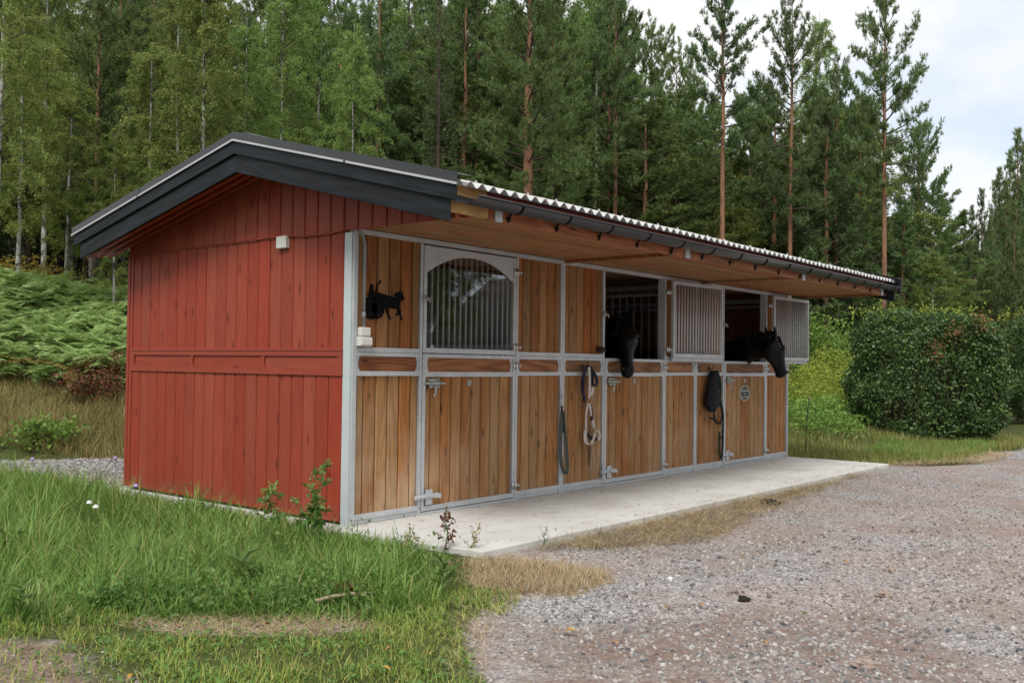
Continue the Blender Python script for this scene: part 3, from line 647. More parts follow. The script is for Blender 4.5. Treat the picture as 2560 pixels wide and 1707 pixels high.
gb = MB().strap([(0, -1.437, 2.50), (0, -1.443, 2.53)]+[(0, GY+math.cos(a)*(GR+.004), GZ-math.sin(a)*(GR+.004)) for a in [math.pi*(.22+.78*i/10) for i in range(11)]], .026, .004, (1, 0, 0)).box(-.022, .022, -1.445, -1.434, 2.518, 2.540, .003).mesh('gutter_bracket', m_sign)
for i in range(15): mobj('gutter_bracket', gb, gut, (.34+i*.635, 0, 0))
# coat hooks under the band boards
hk = MB().tube([(0, -.02, 0), (0, -.06, .0), (.0, -.085, .02), (0, -.085, .055)], .006, 6).tube([(0, -.02, -.03), (0, -.02, .03)], .010, 6).mesh('hook', m_gutter, True)
for x0, z0 in ((3.40, 1.375), (6.395, 1.365)): mobj('hook', hk, st, (x0, .0, z0))

# ================================================================ THINGS FIXED TO OR HANGING ON THE STABLE
# black silhouette of a horse drawing a two-wheeled cart (outline in metres on the wall)
def crop(a, b): return (0.0, 0.0)
PXW = lambda a, b: (.10+(a-60)*.000372+(a-60)**2*6e-9, 1.772+(1350-b)*.0002815)      # picture crop to wall
horse_o = [(1040,630),(1105,625),(1100,520),(1200,455),(1330,430),(1345,470),(1365,560),(1405,660),(1390,705),(1340,735),(1305,705),(1290,690),(1285,800),(1270,880),(1250,935),(1300,1040),(1300,1160),(1370,1350),(1310,1350),(1270,1240),(1240,1130),(1215,1205),(1150,1215),(1140,1170),(1195,1130),(1190,1010),(1050,1005),(910,985),(890,1100),(930,1220),(1000,1350),(930,1345),(860,1220),(830,1100),(820,1010),(750,1030),(560,1000),(540,700),(720,650)]
cart_o = [(420,520),(520,490),(540,520),(800,585),(1050,632),(1040,660),(760,660),(700,700),(690,800),(560,900),(330,800),(300,660),(240,640),(225,605),(300,590),(300,480),(325,400),(330,310),(370,285),(410,310),(415,400)]
whip_o = [(500,500),(545,500),(560,330),(600,265),(650,225),(668,175),(640,145),(605,180),(600,215),(545,280),(520,360)]
def outline(name, pts, par, d=.006):
    return MB().prism([PXW(*p) for p in pts], -.004-d, -.004).obj(name, m_sign, par)
sg = empty('wall_silhouette', (0.1, 0, 1.772)); tag(sg, 'black silhouette of a horse and cart fixed to the wooden wall', 'wall ornament')
for nm, pts in (('horse_figure', horse_o), ('cart', cart_o), ('whip', whip_o)):
    o = outline(nm, pts, sg, .006 if nm != 'cart' else .0069); o.location = (-.1, 0, -1.772)
def wheel(cx, cz, r, name='wheel'):
    mb = MB(); n = 28
    for i in range(n):
        a0, a1 = 2*math.pi*i/n, 2*math.pi*(i+1)/n
        mb.prism([(cx+math.cos(a)*q*r, cz+math.sin(a)*q*r*1.03) for a, q in ((a0, 1), (a1, 1), (a1, .80), (a0, .80))], -.0125, -.006)
    for i in range(14):
        a = 2*math.pi*i/14; dx, dz = math.cos(a), math.sin(a); w = r*.055
        mb.prism([(cx+dx*.1*r-dz*w, cz+dz*.1*r+dx*w), (cx+dx*.85*r-dz*w, cz+dz*.85*r+dx*w), (cx+dx*.85*r+dz*w, cz+dz*.85*r-dx*w), (cx+dx*.1*r+dz*w, cz+dz*.1*r-dx*w)], -.0122, -.006)
    mb.prism([(cx+math.cos(2*math.pi*i/12)*r*.70, cz+math.sin(2*math.pi*i/12)*r*.70) for i in range(12)], -.0137, -.006)
    o = mb.obj(name, m_sign, sg); o.location = (-.1, 0, -1.772)
w1 = PXW(440, 1030); wheel(w1[0]-.03, w1[1], .098); wheel(w1[0]+.035, w1[1]+.002, .092)

# electrical fittings
jb = MB().box(-.058, -.017, .842, .985, 2.415, 2.528, .006).obj('junction_box', m_white); tag(jb, 'white junction box under the eave of the red gable wall', 'junction box')
cab = []
for i in range(29):
    y = .04+(3.42-.04)*i/28; cab.append((-.03, y, 2.520-.018*math.sin(min(1, y/.85)*math.pi)+.010*(y > .9)-.0 + .004*math.sin(i*2.3)))
cb = MB().tube(cab, .008, 6).obj('electric_cable', m_redf, smooth=True); tag(cb, 'thin cable painted red running along the top of the red wall', 'cable')
cd_ = [(-.014, .02, 2.521), (.0, -.015, 2.522), (.025, -.04, 2.515), (.055, -.047, 2.49), (.082, -.048, 2.445), (.092, -.048, 2.39), (.092, -.048, 1.69)]
cp = empty('conduit_pipe', (.09, -.05, 1.69)); tag(cp, 'grey plastic conduit pipe running down beside the corner post', 'pipe')
o = MB().tube(cd_, .013, 10).obj('pipe', m_pipe, cp, smooth=True); o.location = (-.09, .05, -1.69)
for z in (2.36, 1.80): o = MB().tube([(.092, -.048, z-.02), (.092, -.048, z+.02)], .017, 10).obj('clip', m_pipe, cp); o.location = (-.09, .05, -1.69)
sw = empty('light_switch', (.1, -.02, 1.61)); tag(sw, 'upper white switch box at the lower end of the conduit', 'switch')
MB().box(-.05, .052, -.052, 0, 0.002, .078, .006).obj('housing', m_white, sw); o = MB().prism([(-.04, -.052), (.04, -.052), (.04, -.060), (-.04, -.055)], .01, .07, 'xy').obj('rocker', m_white, sw)
sk = empty('power_socket', (.102, -.02, 1.525)); tag(sk, 'lower white socket box standing on the steel rail', 'socket')
MB().box(-.066, .066, -.055, 0, 0, .083, .006).obj('housing', m_white, sk); MB().box(-.058, .058, -.068, -.054, .01, .07, .005).obj('lid', m_white, sk)

# name plaque
pq = empty('name_plaque', (7.499, -.005, 1.018)); tag(pq, 'small oval dark plaque with white lettering on the last stable door', 'plaque')
n = 40; ell = lambda a, b: [(a*math.cos(2*math.pi*i/n), b*math.sin(2*math.pi*i/n)) for i in range(n)]
MB().prism(ell(.152, .108), -.010, 0).obj('plate', m_slate, pq)
rim = MB(); oa, ob = ell(.156, .111), ell(.145, .102)
for i in range(n): j = (i+1) % n; rim.prism([oa[i], oa[j], ob[j], ob[i]], -.0125, .0)
rim.obj('rim', m_letter, pq)
for s, z, sz in (('Friends Infinity', .034, .044), ('SM', -.012, .026), ('Noel - Glen Alma', -.052, .031)):
    mobj('lettering', text_mesh(s, sz, m_letter), pq, mat4=Matrix.Translation((0, -.0115, z)) @ UP)

# tack
m_rope = plain('grey_green_webbing', (0.085, 0.10, 0.088), 0.8, 0, 0.2, 30); m_navy = plain('navy_rope', (0.022, 0.022, 0.045), 0.8, 0, 0.3, 60)
m_hal = plain('pale_halter_strap', (0.50, 0.44, 0.42), 0.75, 0, 0.15, 30); m_brass = plain('brass', (0.45, 0.32, 0.13), 0.35, 0.9, 0.1, 20)
m_blk = plain('black_cloth', (0.012, 0.012, 0.014), 0.85, 0, 0.3, 25); m_green = plain('dark_green_rope', (0.008, 0.035, 0.022), 0.8, 0, 0.3, 60)
m_chain = plain('dark_chain', (0.09, 0.075, 0.05), 0.45, 0.8, 0.2, 40)
def ring(mb, c, r, w=.004, n=14, ax='y'):
    pts = [(c[0]+r*math.cos(2*math.pi*i/n), c[1], c[2]+r*math.sin(2*math.pi*i/n)) for i in range(n+1)]; return mb.tube(pts, w, 6)
lr = empty('lead_rope', (2.965, -.03, 1.08)); tag(lr, 'grey green lead strap hanging in a long loop from a snap hook', 'lead rope')
def rel(mb, name, m, root, sm=True):
    L0 = root.location; mb.v = [(a-L0.x, b-L0.y, c-L0.z) for a, b, c in mb.v]; return mb.obj(name, m, root, smooth=sm)
sn = MB().tube([(2.955, -.03, 1.075), (2.945, -.045, 1.085), (2.965, -.05, 1.092), (2.985, -.05, 1.05), (2.99, -.05, .96), (2.975, -.05, .945), (2.962, -.05, .96), (2.962, -.05, 1.06)], .006, 8)
rel(sn, 'snap_hook', m_chrome, lr); sw_ = MB().tube([(2.975, -.05, .945), (2.975, -.05, .875)], [.014, .011], 8); ring(sw_, (3.0, -.05, .875), .018, .005); rel(sw_, 'swivel', m_chain, lr)
lp = [(2.975, -.05, .88), (2.97, -.05, .80), (2.955, -.052, .62), (2.95, -.055, .45), (2.965, -.06, .30), (3.005, -.065, .215), (3.045, -.065, .205), (3.075, -.06, .27), (3.07, -.055, .42), (3.045, -.052, .58), (3.02, -.05, .72), (3.005, -.05, .80), (3.0, -.05, .87)]
rel(MB().strap(lp, .036, .006, (.7, -.7, 0.0)), 'strap_loop', m_rope, lr, False)
rel(MB().strap([(2.985, -.053, .88), (2.99, -.056, .78), (3.0, -.056, .66)], .03, .012, (1, 0, 0)), 'keeper', m_blk, lr, False)
hl = empty('halter', (3.40, -.09, 1.375)); tag(hl, 'pale halter with navy rope and a short chain hanging from a hook', 'halter')
def curve(pts, k=4):
    P = [Vector(p) for p in pts]; out = []
    for i in range(len(P)-1):
        a, b, c, d = P[max(i-1, 0)], P[i], P[i+1], P[min(i+2, len(P)-1)]
        for j in range(k):
            t = j/k; out.append(.5*((2*b)+(c-a)*t+(2*a-5*b+4*c-d)*t*t+(3*b-a-3*c+d)*t**3))
    return out+[P[-1]]
coil = MB().tube(curve([(3.40, -.085, 1.38), (3.33, -.08, 1.30), (3.305, -.07, 1.17), (3.34, -.06, 1.08), (3.385, -.06, 1.05), (3.385, -.06, .97)]), .011, 8)
coil.tube(curve([(3.40, -.08, 1.385), (3.355, -.075, 1.28), (3.35, -.07, 1.15), (3.375, -.06, 1.04), (3.375, -.055, .99)]), .011, 8)
coil.tube(curve([(3.41, -.085, 1.385), (3.50, -.08, 1.33), (3.60, -.07, 1.23), (3.605, -.065, 1.18), (3.55, -.065, 1.165), (3.51, -.07, 1.22), (3.44, -.08, 1.36)]), .012, 8)
coil.tube(curve([(3.42, -.085, 1.385), (3.53, -.085, 1.32), (3.62, -.075, 1.22), (3.60, -.07, 1.16)]), .010, 8)
coil.tube(curve([(3.51, -.06, .95), (3.525, -.06, .88), (3.53, -.06, .80), (3.535, -.06, .76)]), .014, 8)
rel(coil, 'rope', m_navy, hl)
hs_ = MB().strap(curve([(3.415, -.095, 1.37), (3.44, -.09, 1.22), (3.445, -.08, 1.02)]), .042, .005).strap(curve([(3.435, -.08, .97), (3.40, -.075, .86), (3.405, -.07, .66)]), .035, .005)
hs_.strap(curve([(3.455, -.078, .97), (3.49, -.07, .90), (3.50, -.07, .82)]), .035, .005).strap([(3.53, -.075, 1.14), (3.505, -.07, 1.05), (3.50, -.07, 1.04)], .05, .006)
hs_.strap(curve([(3.39, -.075, .66), (3.38, -.075, .60), (3.40, -.075, .525)]), .06, .006).strap(curve([(3.535, -.07, .775), (3.56, -.07, .70), (3.585, -.07, .66)]), .04, .006)
hs_.strap(curve([(3.585, -.075, .66), (3.56, -.075, .58), (3.50, -.075, .505)]), .04, .006).strap(curve([(3.60, -.07, .67), (3.66, -.08, .62), (3.665, -.08, .57), (3.64, -.08, .55)]), .035, .005).strap([(3.40, -.075, .525), (3.47, -.07, .50)], .03, .005)
rel(hs_, 'strap', m_hal, hl, False)
rel(MB().strap(curve([(3.405, -.06, .655), (3.47, -.06, .60), (3.54, -.065, .56), (3.62, -.07, .555)]), .04, .007, (0, 0, 1)), 'noseband', m_blk, hl, False)
rel(MB().tube(curve([(3.47, -.08, 1.37), (3.50, -.08, 1.28), (3.505, -.08, 1.16)]), .018, 8), 'rope_knot', m_blk, hl)
rg = MB(); ring(rg, (3.447, -.085, .99), .026, .006); ring(rg, (3.585, -.08, .655), .026, .006); ring(rg, (3.375, -.08, .50), .02, .005); ring(rg, (3.515, -.075, 1.03), .02, .005); ring(rg, (3.475, -.075, .505), .016, .005)
rel(rg, 'buckle', m_brass, hl)
ch = MB()
for k in range(9): ring(ch, (3.445+.004*(k % 2)+.004*k, -.07, .49-.026*k), .012, .004, 8); ring(ch, (3.50-.003*k, -.07, .48-.026*k), .012, .004, 8)
rel(ch, 'chain', m_chain, hl)
bgr = empty('tack_bag', (6.395, -.08, 1.365)); tag(bgr, 'black cloth bag with halter straps and a green rope hanging from a hook', 'bag')
def loft(sections, n=16, name='loft'):
    """sections: (centre, axis a, axis b) ellipses"""
    V = []; F = []
    for c, a, b in sections:
        c, a, b = Vector(c), Vector(a), Vector(b)
        for k in range(n): w = 2*math.pi*k/n; V.append(c+a*math.cos(w)+b*math.sin(w))
    m = len(sections)
    for i in range(m-1):
        for k in range(n): j = (k+1) % n; F.append((i*n+k, i*n+j, (i+1)*n+j, (i+1)*n+k))
    F += [tuple(range(n-1, -1, -1)), tuple((m-1)*n+k for k in range(n))]
    return V, F
secs = [((6.395, -.075, 1.345), (.02, 0, 0), (0, .03, 0)), ((6.40, -.08, 1.31), (.06, 0, .01), (0, .05, 0)), ((6.375, -.085, 1.22), (.10, 0, .0), (0, .06, 0)), ((6.35, -.09, 1.10), (.13, 0, .0), (0, .07, 0)), ((6.335, -.10, .98), (.15, 0, .0), (0, .08, 0)), ((6.335, -.10, .90), (.165, 0, .01), (0, .08, 0)), ((6.35, -.095, .84), (.13, 0, .02), (0, .065, 0)), ((6.37, -.085, .79), (.06, 0, .01), (0, .04, 0))]
V, F = loft(secs); V = [v+Vector((.008*math.sin(v.z*60+v.x*40), .006*math.sin(v.z*45+3*v.x), 0)) for v in V]
rel(MB().add(V, F), 'bag', m_blk, bgr)
sp_ = MB()
for pts in ([(6.42, -.10, 1.33), (6.50, -.10, 1.20), (6.55, -.09, 1.06), (6.66, -.07, .86), (6.70, -.06, .74)], [(6.52, -.09, 1.0), (6.60, -.08, .90), (6.68, -.07, .78), (6.71, -.06, .70)], [(6.46, -.10, .87), (6.56, -.09, .865), (6.68, -.07, .865)],
            [(6.40, -.09, .80), (6.44, -.08, .70), (6.52, -.08, .625), (6.60, -.075, .61)], [(6.70, -.06, .74), (6.64, -.07, .66), (6.62, -.075, .61), (6.68, -.07, .66), (6.71, -.06, .72)], [(6.30, -.08, .70), (6.40, -.085, .685), (6.46, -.08, .64)]):
    sp_.strap(curve(pts), .03, .005, (.4, 0, .9) if abs(pts[0][2]-pts[-1][2]) < .1 else (1, -.3, 0))
rel(sp_, 'strap', m_blk, bgr, False)
gr = MB().tube(curve([(6.43, -.13, 1.33), (6.47, -.15, 1.20), (6.46, -.16, 1.05), (6.52, -.12, .95), (6.66, -.08, .86), (6.73, -.065, .70), (6.735, -.06, .50), (6.73, -.06, .30), (6.71, -.06, .17), (6.67, -.065, .145), (6.63, -.065, .22), (6.615, -.065, .36), (6.61, -.07, .50)]), .012, 8)
gr.tube(curve([(6.57, -.075, .42), (6.61, -.08, .43), (6.65, -.075, .42)]), .016, 8).tube(curve([(6.42, -.12, 1.345), (6.45, -.14, 1.25), (6.43, -.15, 1.1)]), .012, 8)
rel(gr, 'rope', m_green, bgr); rg = MB(); ring(rg, (6.56, -.10, 1.07), .018, .005); ring(rg, (6.50, -.11, 1.03), .015, .005); ring(rg, (6.61, -.075, .53), .016, .005); rg.tube([(6.61, -.075, .60), (6.61, -.075, .49)], .007, 6); rel(rg, 'buckle', m_brass, bgr)

# ================================================================ HORSES
def hair_mat(name, c, rough):
    m, t, b = mat(name, rough, 0, 0.18); o = N(t, 'ShaderNodeTexCoord').outputs['Object']
    t.links.new(ramp(t, tex(t, o, 6, 5, .6), [(.3, tuple(x*.7 for x in c)), (.7, tuple(x*1.35 for x in c))]), b.inputs['Base Color']); bump(t, b, tex(t, o, 90, 3), .25, .003); return m
m_coat = hair_mat('black_coat', (0.0030, 0.0026, 0.0025), 0.4); m_mane = hair_mat('black_mane', (0.006, 0.0055, 0.0055), 0.5)
m_eye = plain('dark_eye', (0.012, 0.008, 0.006), 0.08, 0, 0.05, 9, 0.6); m_star = plain('pale_star', (0.22, 0.19, 0.15), 0.8, 0, 0.2, 50); m_hoof = plain('hoof', (0.03, 0.026, 0.022), 0.5)
def horse(label, withers, rump, poll, muzzle, seed, star=False, lean=0.0):
    w, r_, p, mz = (Vector(q) for q in (withers, rump, poll, muzzle)); up = Vector((0, 0, 1)); rnd = random.Random(seed)
    BS = 1.13; root = empty('horse', (w.x, w.y, 0)); tag(root, label, 'horse'); acc = MB()
    bd = (r_-w); bd.z = 0; bd = bd.normalized(); sd = bd.cross(up).normalized()          # body direction (towards the rump), side
    def sec(c, wd, up_, s=None): return (c, (s or sd)*wd, up_)
    base = Vector((w.x, w.y, 0)); Lb = (Vector((r_.x, r_.y, 0))-base).length
    def bp(t, z): return base+bd*(Lb*t)+up*(z*BS if z > .4 else z)
    acc.add(*loft([sec(bp(-.20, 1.10), .05, up*.08), sec(bp(-.17, 1.10), .17, up*.20), sec(bp(-.05, 1.14), .23, up*.30), sec(bp(.12, 1.17), .27, up*.34), sec(bp(.35, 1.16), .30, up*.33), sec(bp(.58, 1.18), .30, up*.30), sec(bp(.80, 1.23), .29, up*.28), sec(bp(.98, 1.22), .24, up*.25), sec(bp(1.10, 1.16), .13, up*.18), sec(bp(1.14, 1.13), .05, up*.08)], 20))
    hoofs = []
    for s in (-1, 1):
        o = sd*(.15*s)
        for t, jn in ((-.02, [(0, 1.02, .13), (.02, .82, .095), (.0, .62, .07), (-.01, .50, .062), (-.005, .44, .052), (0, .28, .038), (0, .17, .05), (-.05, .085, .042)]),
                      (.93, [(-.03, 1.15, .19), (-.10, .95, .14), (-.02, .75, .09), (.10, .55, .062), (.10, .50, .058), (.07, .32, .042), (.05, .18, .05), (.0, .085, .042)])):
            pts = [bp(t, z)+bd*dx+o*(1.0 if z > .9 else 1.1) for dx, z, _ in jn]; acc.tube(pts, [q[2] for q in jn], 12); hoofs.append(pts[-1])
    # neck
    nb = bp(-.03, 1.24); ax = p-nb; hd = (mz-p).normalized()
    hs = hd.cross(up).normalized()                                                     # side of the head
    c0, c1, c2, c3 = nb, nb+ax*.33-up*.05, nb+ax*.68-up*.02, p-up*.12
    def nsec(c, d, wd, ht, q): s = sd.lerp(-hs if hs.dot(sd) < 0 else hs, q).normalized(); u = s.cross(d).normalized(); return (c, s*wd, u*ht)
    acc.add(*loft([nsec(bp(.10, 1.22), ax, .17, .33, 0), nsec(c0, ax, .175, .34, 0), nsec(c1, ax, .155, .29, .3), nsec(c2, ax, .125, .175, .65), nsec(c3, ax.lerp(hd, .35), .10, .145, 1), nsec(p+hd*.06-up*.01, hd, .05, .06, 1)], 20))
    # head: fwd = forehead side
    fw = hs.cross(hd).normalized(); fw = fw if fw.dot(Vector((mz.x-p.x, mz.y-p.y, .25))) > 0 else -fw
    HL = (mz-p).length
    def h(t, f, wd, dp): return (p+hd*(HL*t)+fw*(f-.04), hs*wd*(1.32 if t > .5 else 1.55 if star else 1.36), fw*dp*(1.2 if t < .38 else 1.34))
    acc.add(*loft([h(-.06, -.03, .03, .03), h(-.02, -.03, .07, .075), h(.08, -.03, .092, .115), h(.20, -.035, .100, .138), h(.31, -.03, .108, .142), h(.42, -.015, .092, .122), h(.55, .0, .072, .092), h(.68, .006, .060, .074), h(.80, .006, .058, .066), h(.90, .004, .062, .066), h(.965, -.002, .054, .056), h(1.0, -.006, .03, .03)], 20))
    for s in (-1, 1):                                                                  # cheek, brow, nostril rim, ear
        c = p+hd*(HL*.27)+hs*(s*.085)-fw*.10; acc.add(*loft([(c-hs*s*.03, hd*.075, fw*.08), (c+hs*s*.025, hd*.085, fw*.085), (c+hs*s*.045, hd*.04, fw*.04)], 12))
        c = p+hd*(HL*.265)+hs*(s*(.13 if star else .116))+fw*.045; acc.add(*loft([(c-hs*s*.03, hd*.05, fw*.03), (c+hs*s*.012, hd*.045, fw*.028), (c+hs*s*.022, hd*.02, fw*.012)], 10))
        e0 = p+hs*(s*.082)-hd*.015-fw*.035; tip = e0-hd*.165+hs*(s*.025)+fw*.035+up*.03
        acc.add(*loft([(e0+hd*.03, hs*.030, fw*.034), (e0.lerp(tip, .25), hs*.036, fw*.028), (e0.lerp(tip, .55), hs*.030, fw*.022), (e0.lerp(tip, .82), hs*.017, fw*.014), (tip, hs*.006, fw*.006)], 10))
    acc.tube([bp(1.08, 1.28), bp(1.16, 1.22), bp(1.19, 1.05)], [.05, .045, .03], 10)
    me = acc.mesh('body', m_coat); tmp = bpy.data.objects.new('body', me); COL.objects.link(tmp)
    rm = tmp.modifiers.new('r', 'REMESH'); rm.mode = 'VOXEL'; rm.voxel_size = .0135; sm_ = tmp.modifiers.new('s', 'SMOOTH'); sm_.iterations = 6; sm_.factor = .5
    dg = bpy.context.evaluated_depsgraph_get(); me2 = bpy.data.meshes.new_from_object(tmp.evaluated_get(dg)); me2.name = 'body'; bpy.data.objects.remove(tmp)
    me2.polygons.foreach_set('use_smooth', np.ones(len(me2.polygons), bool)); off = Matrix.Translation(-root.location); me2.transform(off); me2.materials.clear(); me2.materials.append(m_coat)
    mobj('body', me2, root)
    for pt in hoofs: rel(MB().add(*loft([(pt+up*.01, sd*.045, bd*.05), ((pt.x, pt.y, .003), sd*.058, bd*.068)], 14)), 'hoof', m_hoof, root)
    for s in (-1, 1):
        c = p+hd*(HL*.285)+hs*(s*(.152 if star else .134))+fw*.022
        rel(MB().add(*loft([(c+hs*s*.021*math.sin(a), hd*.021*math.cos(a), fw*.018*math.cos(a)) for a in (-1.2, -.6, 0, .5, .95, 1.3)], 12)), 'eye', m_eye, root)
        c = p+hd*(HL*.905)+hs*(s*.060)+fw*.030
        rel(MB().add(*loft([(c-hs*s*.02, hd*.02, fw*.012), (c+hs*s*.009, hd*.022, fw*.013), (c+hs*s*.010, hd*.01, fw*.006)], 10)), 'nostril', m_eye, root)
    # hair: strips
    def strands(roots, dirs, length, wd, n):
        mb = MB()
        for k in range(n):
            i = rnd.randrange(len(roots)); a = Vector(roots[i])+Vector([rnd.uniform(-.012, .012) for _ in range(3)]); d = Vector(dirs[i]); l = length*rnd.uniform(.6, 1.1)
            b_ = a+d*l*.35; c_ = b_+(d*.3-up*.9)*l*.35+Vector((rnd.uniform(-.02, .02),)*2+(0,)); e_ = c_-up*l*.32
            mb.strap([a, b_, c_, e_], wd*rnd.uniform(.6, 1.2), .002, (rnd.uniform(-1, 1), rnd.uniform(-1, 1), .1))
        return mb
    crest = []; cdir = []
    for i in range(24):
        q = i/23; c = c1.lerp(c2, q*2) if q < .5 else c2.lerp(p-up*.0, (q-.5)*2); ht = .215 if q < .1 else (.215-.09*q); u = Vector((0, 0, 1))
        crest.append(c+u*ht*(.95 if q < .8 else .6)); cdir.append((sd if (star and i % 2) else -sd)*.5+up*.3)
    rel(strands(crest, cdir, .34, .032, 380), 'mane', m_mane, root, False)
    fr = [p+fw*.045-hd*.02+hs*x for x in (-.06, 0, .06)]
    rel(strands(fr, [fw*.12+hd*.9+hs*(x) for x in (-.25, .05, .25)], .30 if star else .20, .022, 60 if star else 50), 'forelock', m_mane, root, False)
    rel(strands([bp(1.17, 1.10)], [bd*.2], .9, .05, 60), 'tail', m_mane, root, False)
    if star: 
        c = p+hd*(HL*.23)+fw*.078; rel(MB().add(*loft([(c-fw*.015, hs*.012, hd*.022), (c+fw*.004, hs*.013, hd*.024), (c+fw*.008, hs*.006, hd*.01)], 8)), 'white_star', m_star, root)
    return root
horse('black horse hanging its head over the middle door, facing the yard', (4.78, .92, 1.5), (4.98, 2.35, 1.5), (4.34, .04, 1.915), (4.055, -.205, 1.285), 1, True)
horse('black horse in profile leaning its head out of the last door', (7.72, .85, 1.5), (7.9, 2.3, 1.5), (7.52, -.44, 1.80), (7.69, -.53, 1.27), 2)

# ================================================================ TREES
m_pbark = None
def bark(name, low, high, z0, z1, dark, scale=(9, 9, 2.2), rough=0.9):
    """bark that turns from the low colour to the high colour between two heights of the tree"""
    m, t, b = mat(name, rough, 0, 0.1); o = N(t, 'ShaderNodeTexCoord').outputs['Object']; sp = N(t, 'ShaderNodeSeparateXYZ'); t.links.new(o, sp.inputs[0])
    n1 = tex(t, mapping(t, o, scale), 1.0, 5, .65)
    hgt = math2(t, 'ADD', sp.outputs['Z'], math2(t, 'MULTIPLY', math2(t, 'SUBTRACT', n1, .5), 4.0))
    c = mixc(t, sstepn(t, hgt, z0, z1), low, high); c = mixc(t, sstepn(t, n1, .52, .68), c, dark)
    t.links.new(c, b.inputs['Base Color']); bump(t, b, n1, .6, .03); return m
m_pbark = bark('pine_bark', (.13, .098, .078), (.27, .145, .088), 2.0, 5.0, (.06, .045, .036))
m_sbark = bark('spruce_bark', (.07, .056, .045), (.085, .065, .05), 2, 8, (.03, .024, .02))
def birch_bark():
    m, t, b = mat('birch_bark', .75, 0, .2); o = N(t, 'ShaderNodeTexCoord').outputs['Object']
    n1 = tex(t, mapping(t, o, (5, 5, 9)), 1.0, 5, .7); n2 = tex(t, mapping(t, o, (2.2, 2.2, 2.0)), 1.0, 4, .6)
    f = math2(t, 'ADD', math2(t, 'MULTIPLY', n1, .55), math2(t, 'MULTIPLY', n2, .45))
    c = ramp(t, f, [(.42, (.46, .45, .42)), (.52, (.33, .32, .295)), (.57, (.035, .032, .03)), (.75, (.02, .018, .017))]); t.links.new(c, b.inputs['Base Color']); return m
m_bbark = birch_bark()
m_twig = plain('brown_twig', (.07, .05, .036), .9, 0, .3, 12)
m_pine = foliage('pine_needles', [(0.114, 0.176, 0.060), (0.155, 0.233, 0.072), (0.214, 0.288, 0.093)], .6, .22, .35)
m_pineg = foliage('pine_needles_dark', [(0.099, 0.158, 0.061), (0.137, 0.208, 0.075), (0.190, 0.267, 0.098)], .6, .2, .35)
m_spruce = foliage('spruce_needles', [(0.053, 0.088, 0.035), (0.070, 0.117, 0.045), (0.106, 0.156, 0.057)], .6, .15, .3)
m_birch = foliage('birch_leaves', [(0.144, 0.199, 0.048), (0.193, 0.255, 0.067), (0.259, 0.293, 0.076), (0.212, 0.275, 0.070), (0.329, 0.293, 0.079)], .5, .38, .3)
m_birchg = foliage('birch_leaves_fresh', [(0.144, 0.251, 0.061), (0.205, 0.316, 0.081), (0.276, 0.380, 0.107)], .5, .38, .3)
m_beech = foliage('beech_leaves', [(0.041, 0.094, 0.033), (0.056, 0.121, 0.040), (0.086, 0.161, 0.050), (0.142, 0.237, 0.056), (0.055, 0.110, 0.039), (0.070, 0.134, 0.041), (0.189, 0.266, 0.067)], .42, .22, .1, .4)
m_bush = foliage('shrub_leaves', [(0.140, 0.251, 0.057), (0.200, 0.334, 0.068), (0.281, 0.397, 0.086)], .55, .35, .3)
m_ybush = foliage('yellow_green_leaves', [(0.256, 0.331, 0.053), (0.356, 0.414, 0.066), (0.476, 0.497, 0.086)], .55, .35, .2)
m_rbush = foliage('reddish_leaves', [(0.150, 0.053, 0.033), (0.225, 0.087, 0.045), (0.165, 0.112, 0.045), (0.090, 0.120, 0.038)], .6, .25, .2)
m_yleaf = foliage('yellow_leaves', [(.30, .22, .03), (.38, .27, .05), (.22, .2, .03)], .6, .35, .2)

m_rusty = foliage('rusty_leaves', [(.26, .10, .05), (.30, .16, .07), (.20, .16, .05), (.12, .16, .04)], .55, .25, 0)
def unit(a): return a/np.maximum(np.linalg.norm(a, axis=-1, keepdims=True), 1e-9)
def tubes_np(paths, radii, n):
    """many tubes in one go: lists of (k,3) points and (k,) radii"""
    Vs = []; Fs = []; b = 0; ang = np.linspace(0, 2*np.pi, n, endpoint=False)
    for P, r in zip(paths, radii):
        P = np.asarray(P, float); k = len(P); T = unit(np.gradient(P, axis=0)); ref = np.array([1., 0, 0]) if abs(T[0, 0]) < .8 else np.array([0, 1., 0])
        A = unit(np.cross(T, ref)); B = np.cross(T, A)
        V = P[:, None]+(A[:, None]*np.cos(ang)[None, :, None]+B[:, None]*np.sin(ang)[None, :, None])*np.asarray(r)[:, None, None]
        i = np.arange(k-1)[:, None]*n; j = np.arange(n)[None]; j2 = (j+1) % n
        Fs.append((np.stack([i+j, i+j2, i+n+j2, i+n+j], -1).reshape(-1, 4))+b); Vs.append(V.reshape(-1, 3)); b += k*n
    return np.concatenate(Vs), np.concatenate(Fs)
def needles(r, C, D, nb, ln, wd, spread):
    """tufts of narrow blades at points C pointing along D"""
    n = len(C); P = np.repeat(C, nb, 0); d = unit(np.repeat(D, nb, 0)+r.normal(0, spread, (n*nb, 3))); l = ln*r.uniform(.6, 1.15, (n*nb, 1))
    s = unit(np.cross(d, r.normal(0, 1, (n*nb, 3))))*wd*.5; P = P+r.normal(0, ln*.12, P.shape)
    V = np.stack([P-s, P+s, P+d*l], 1).reshape(-1, 3); return V, np.arange(len(V)).reshape(-1, 3)
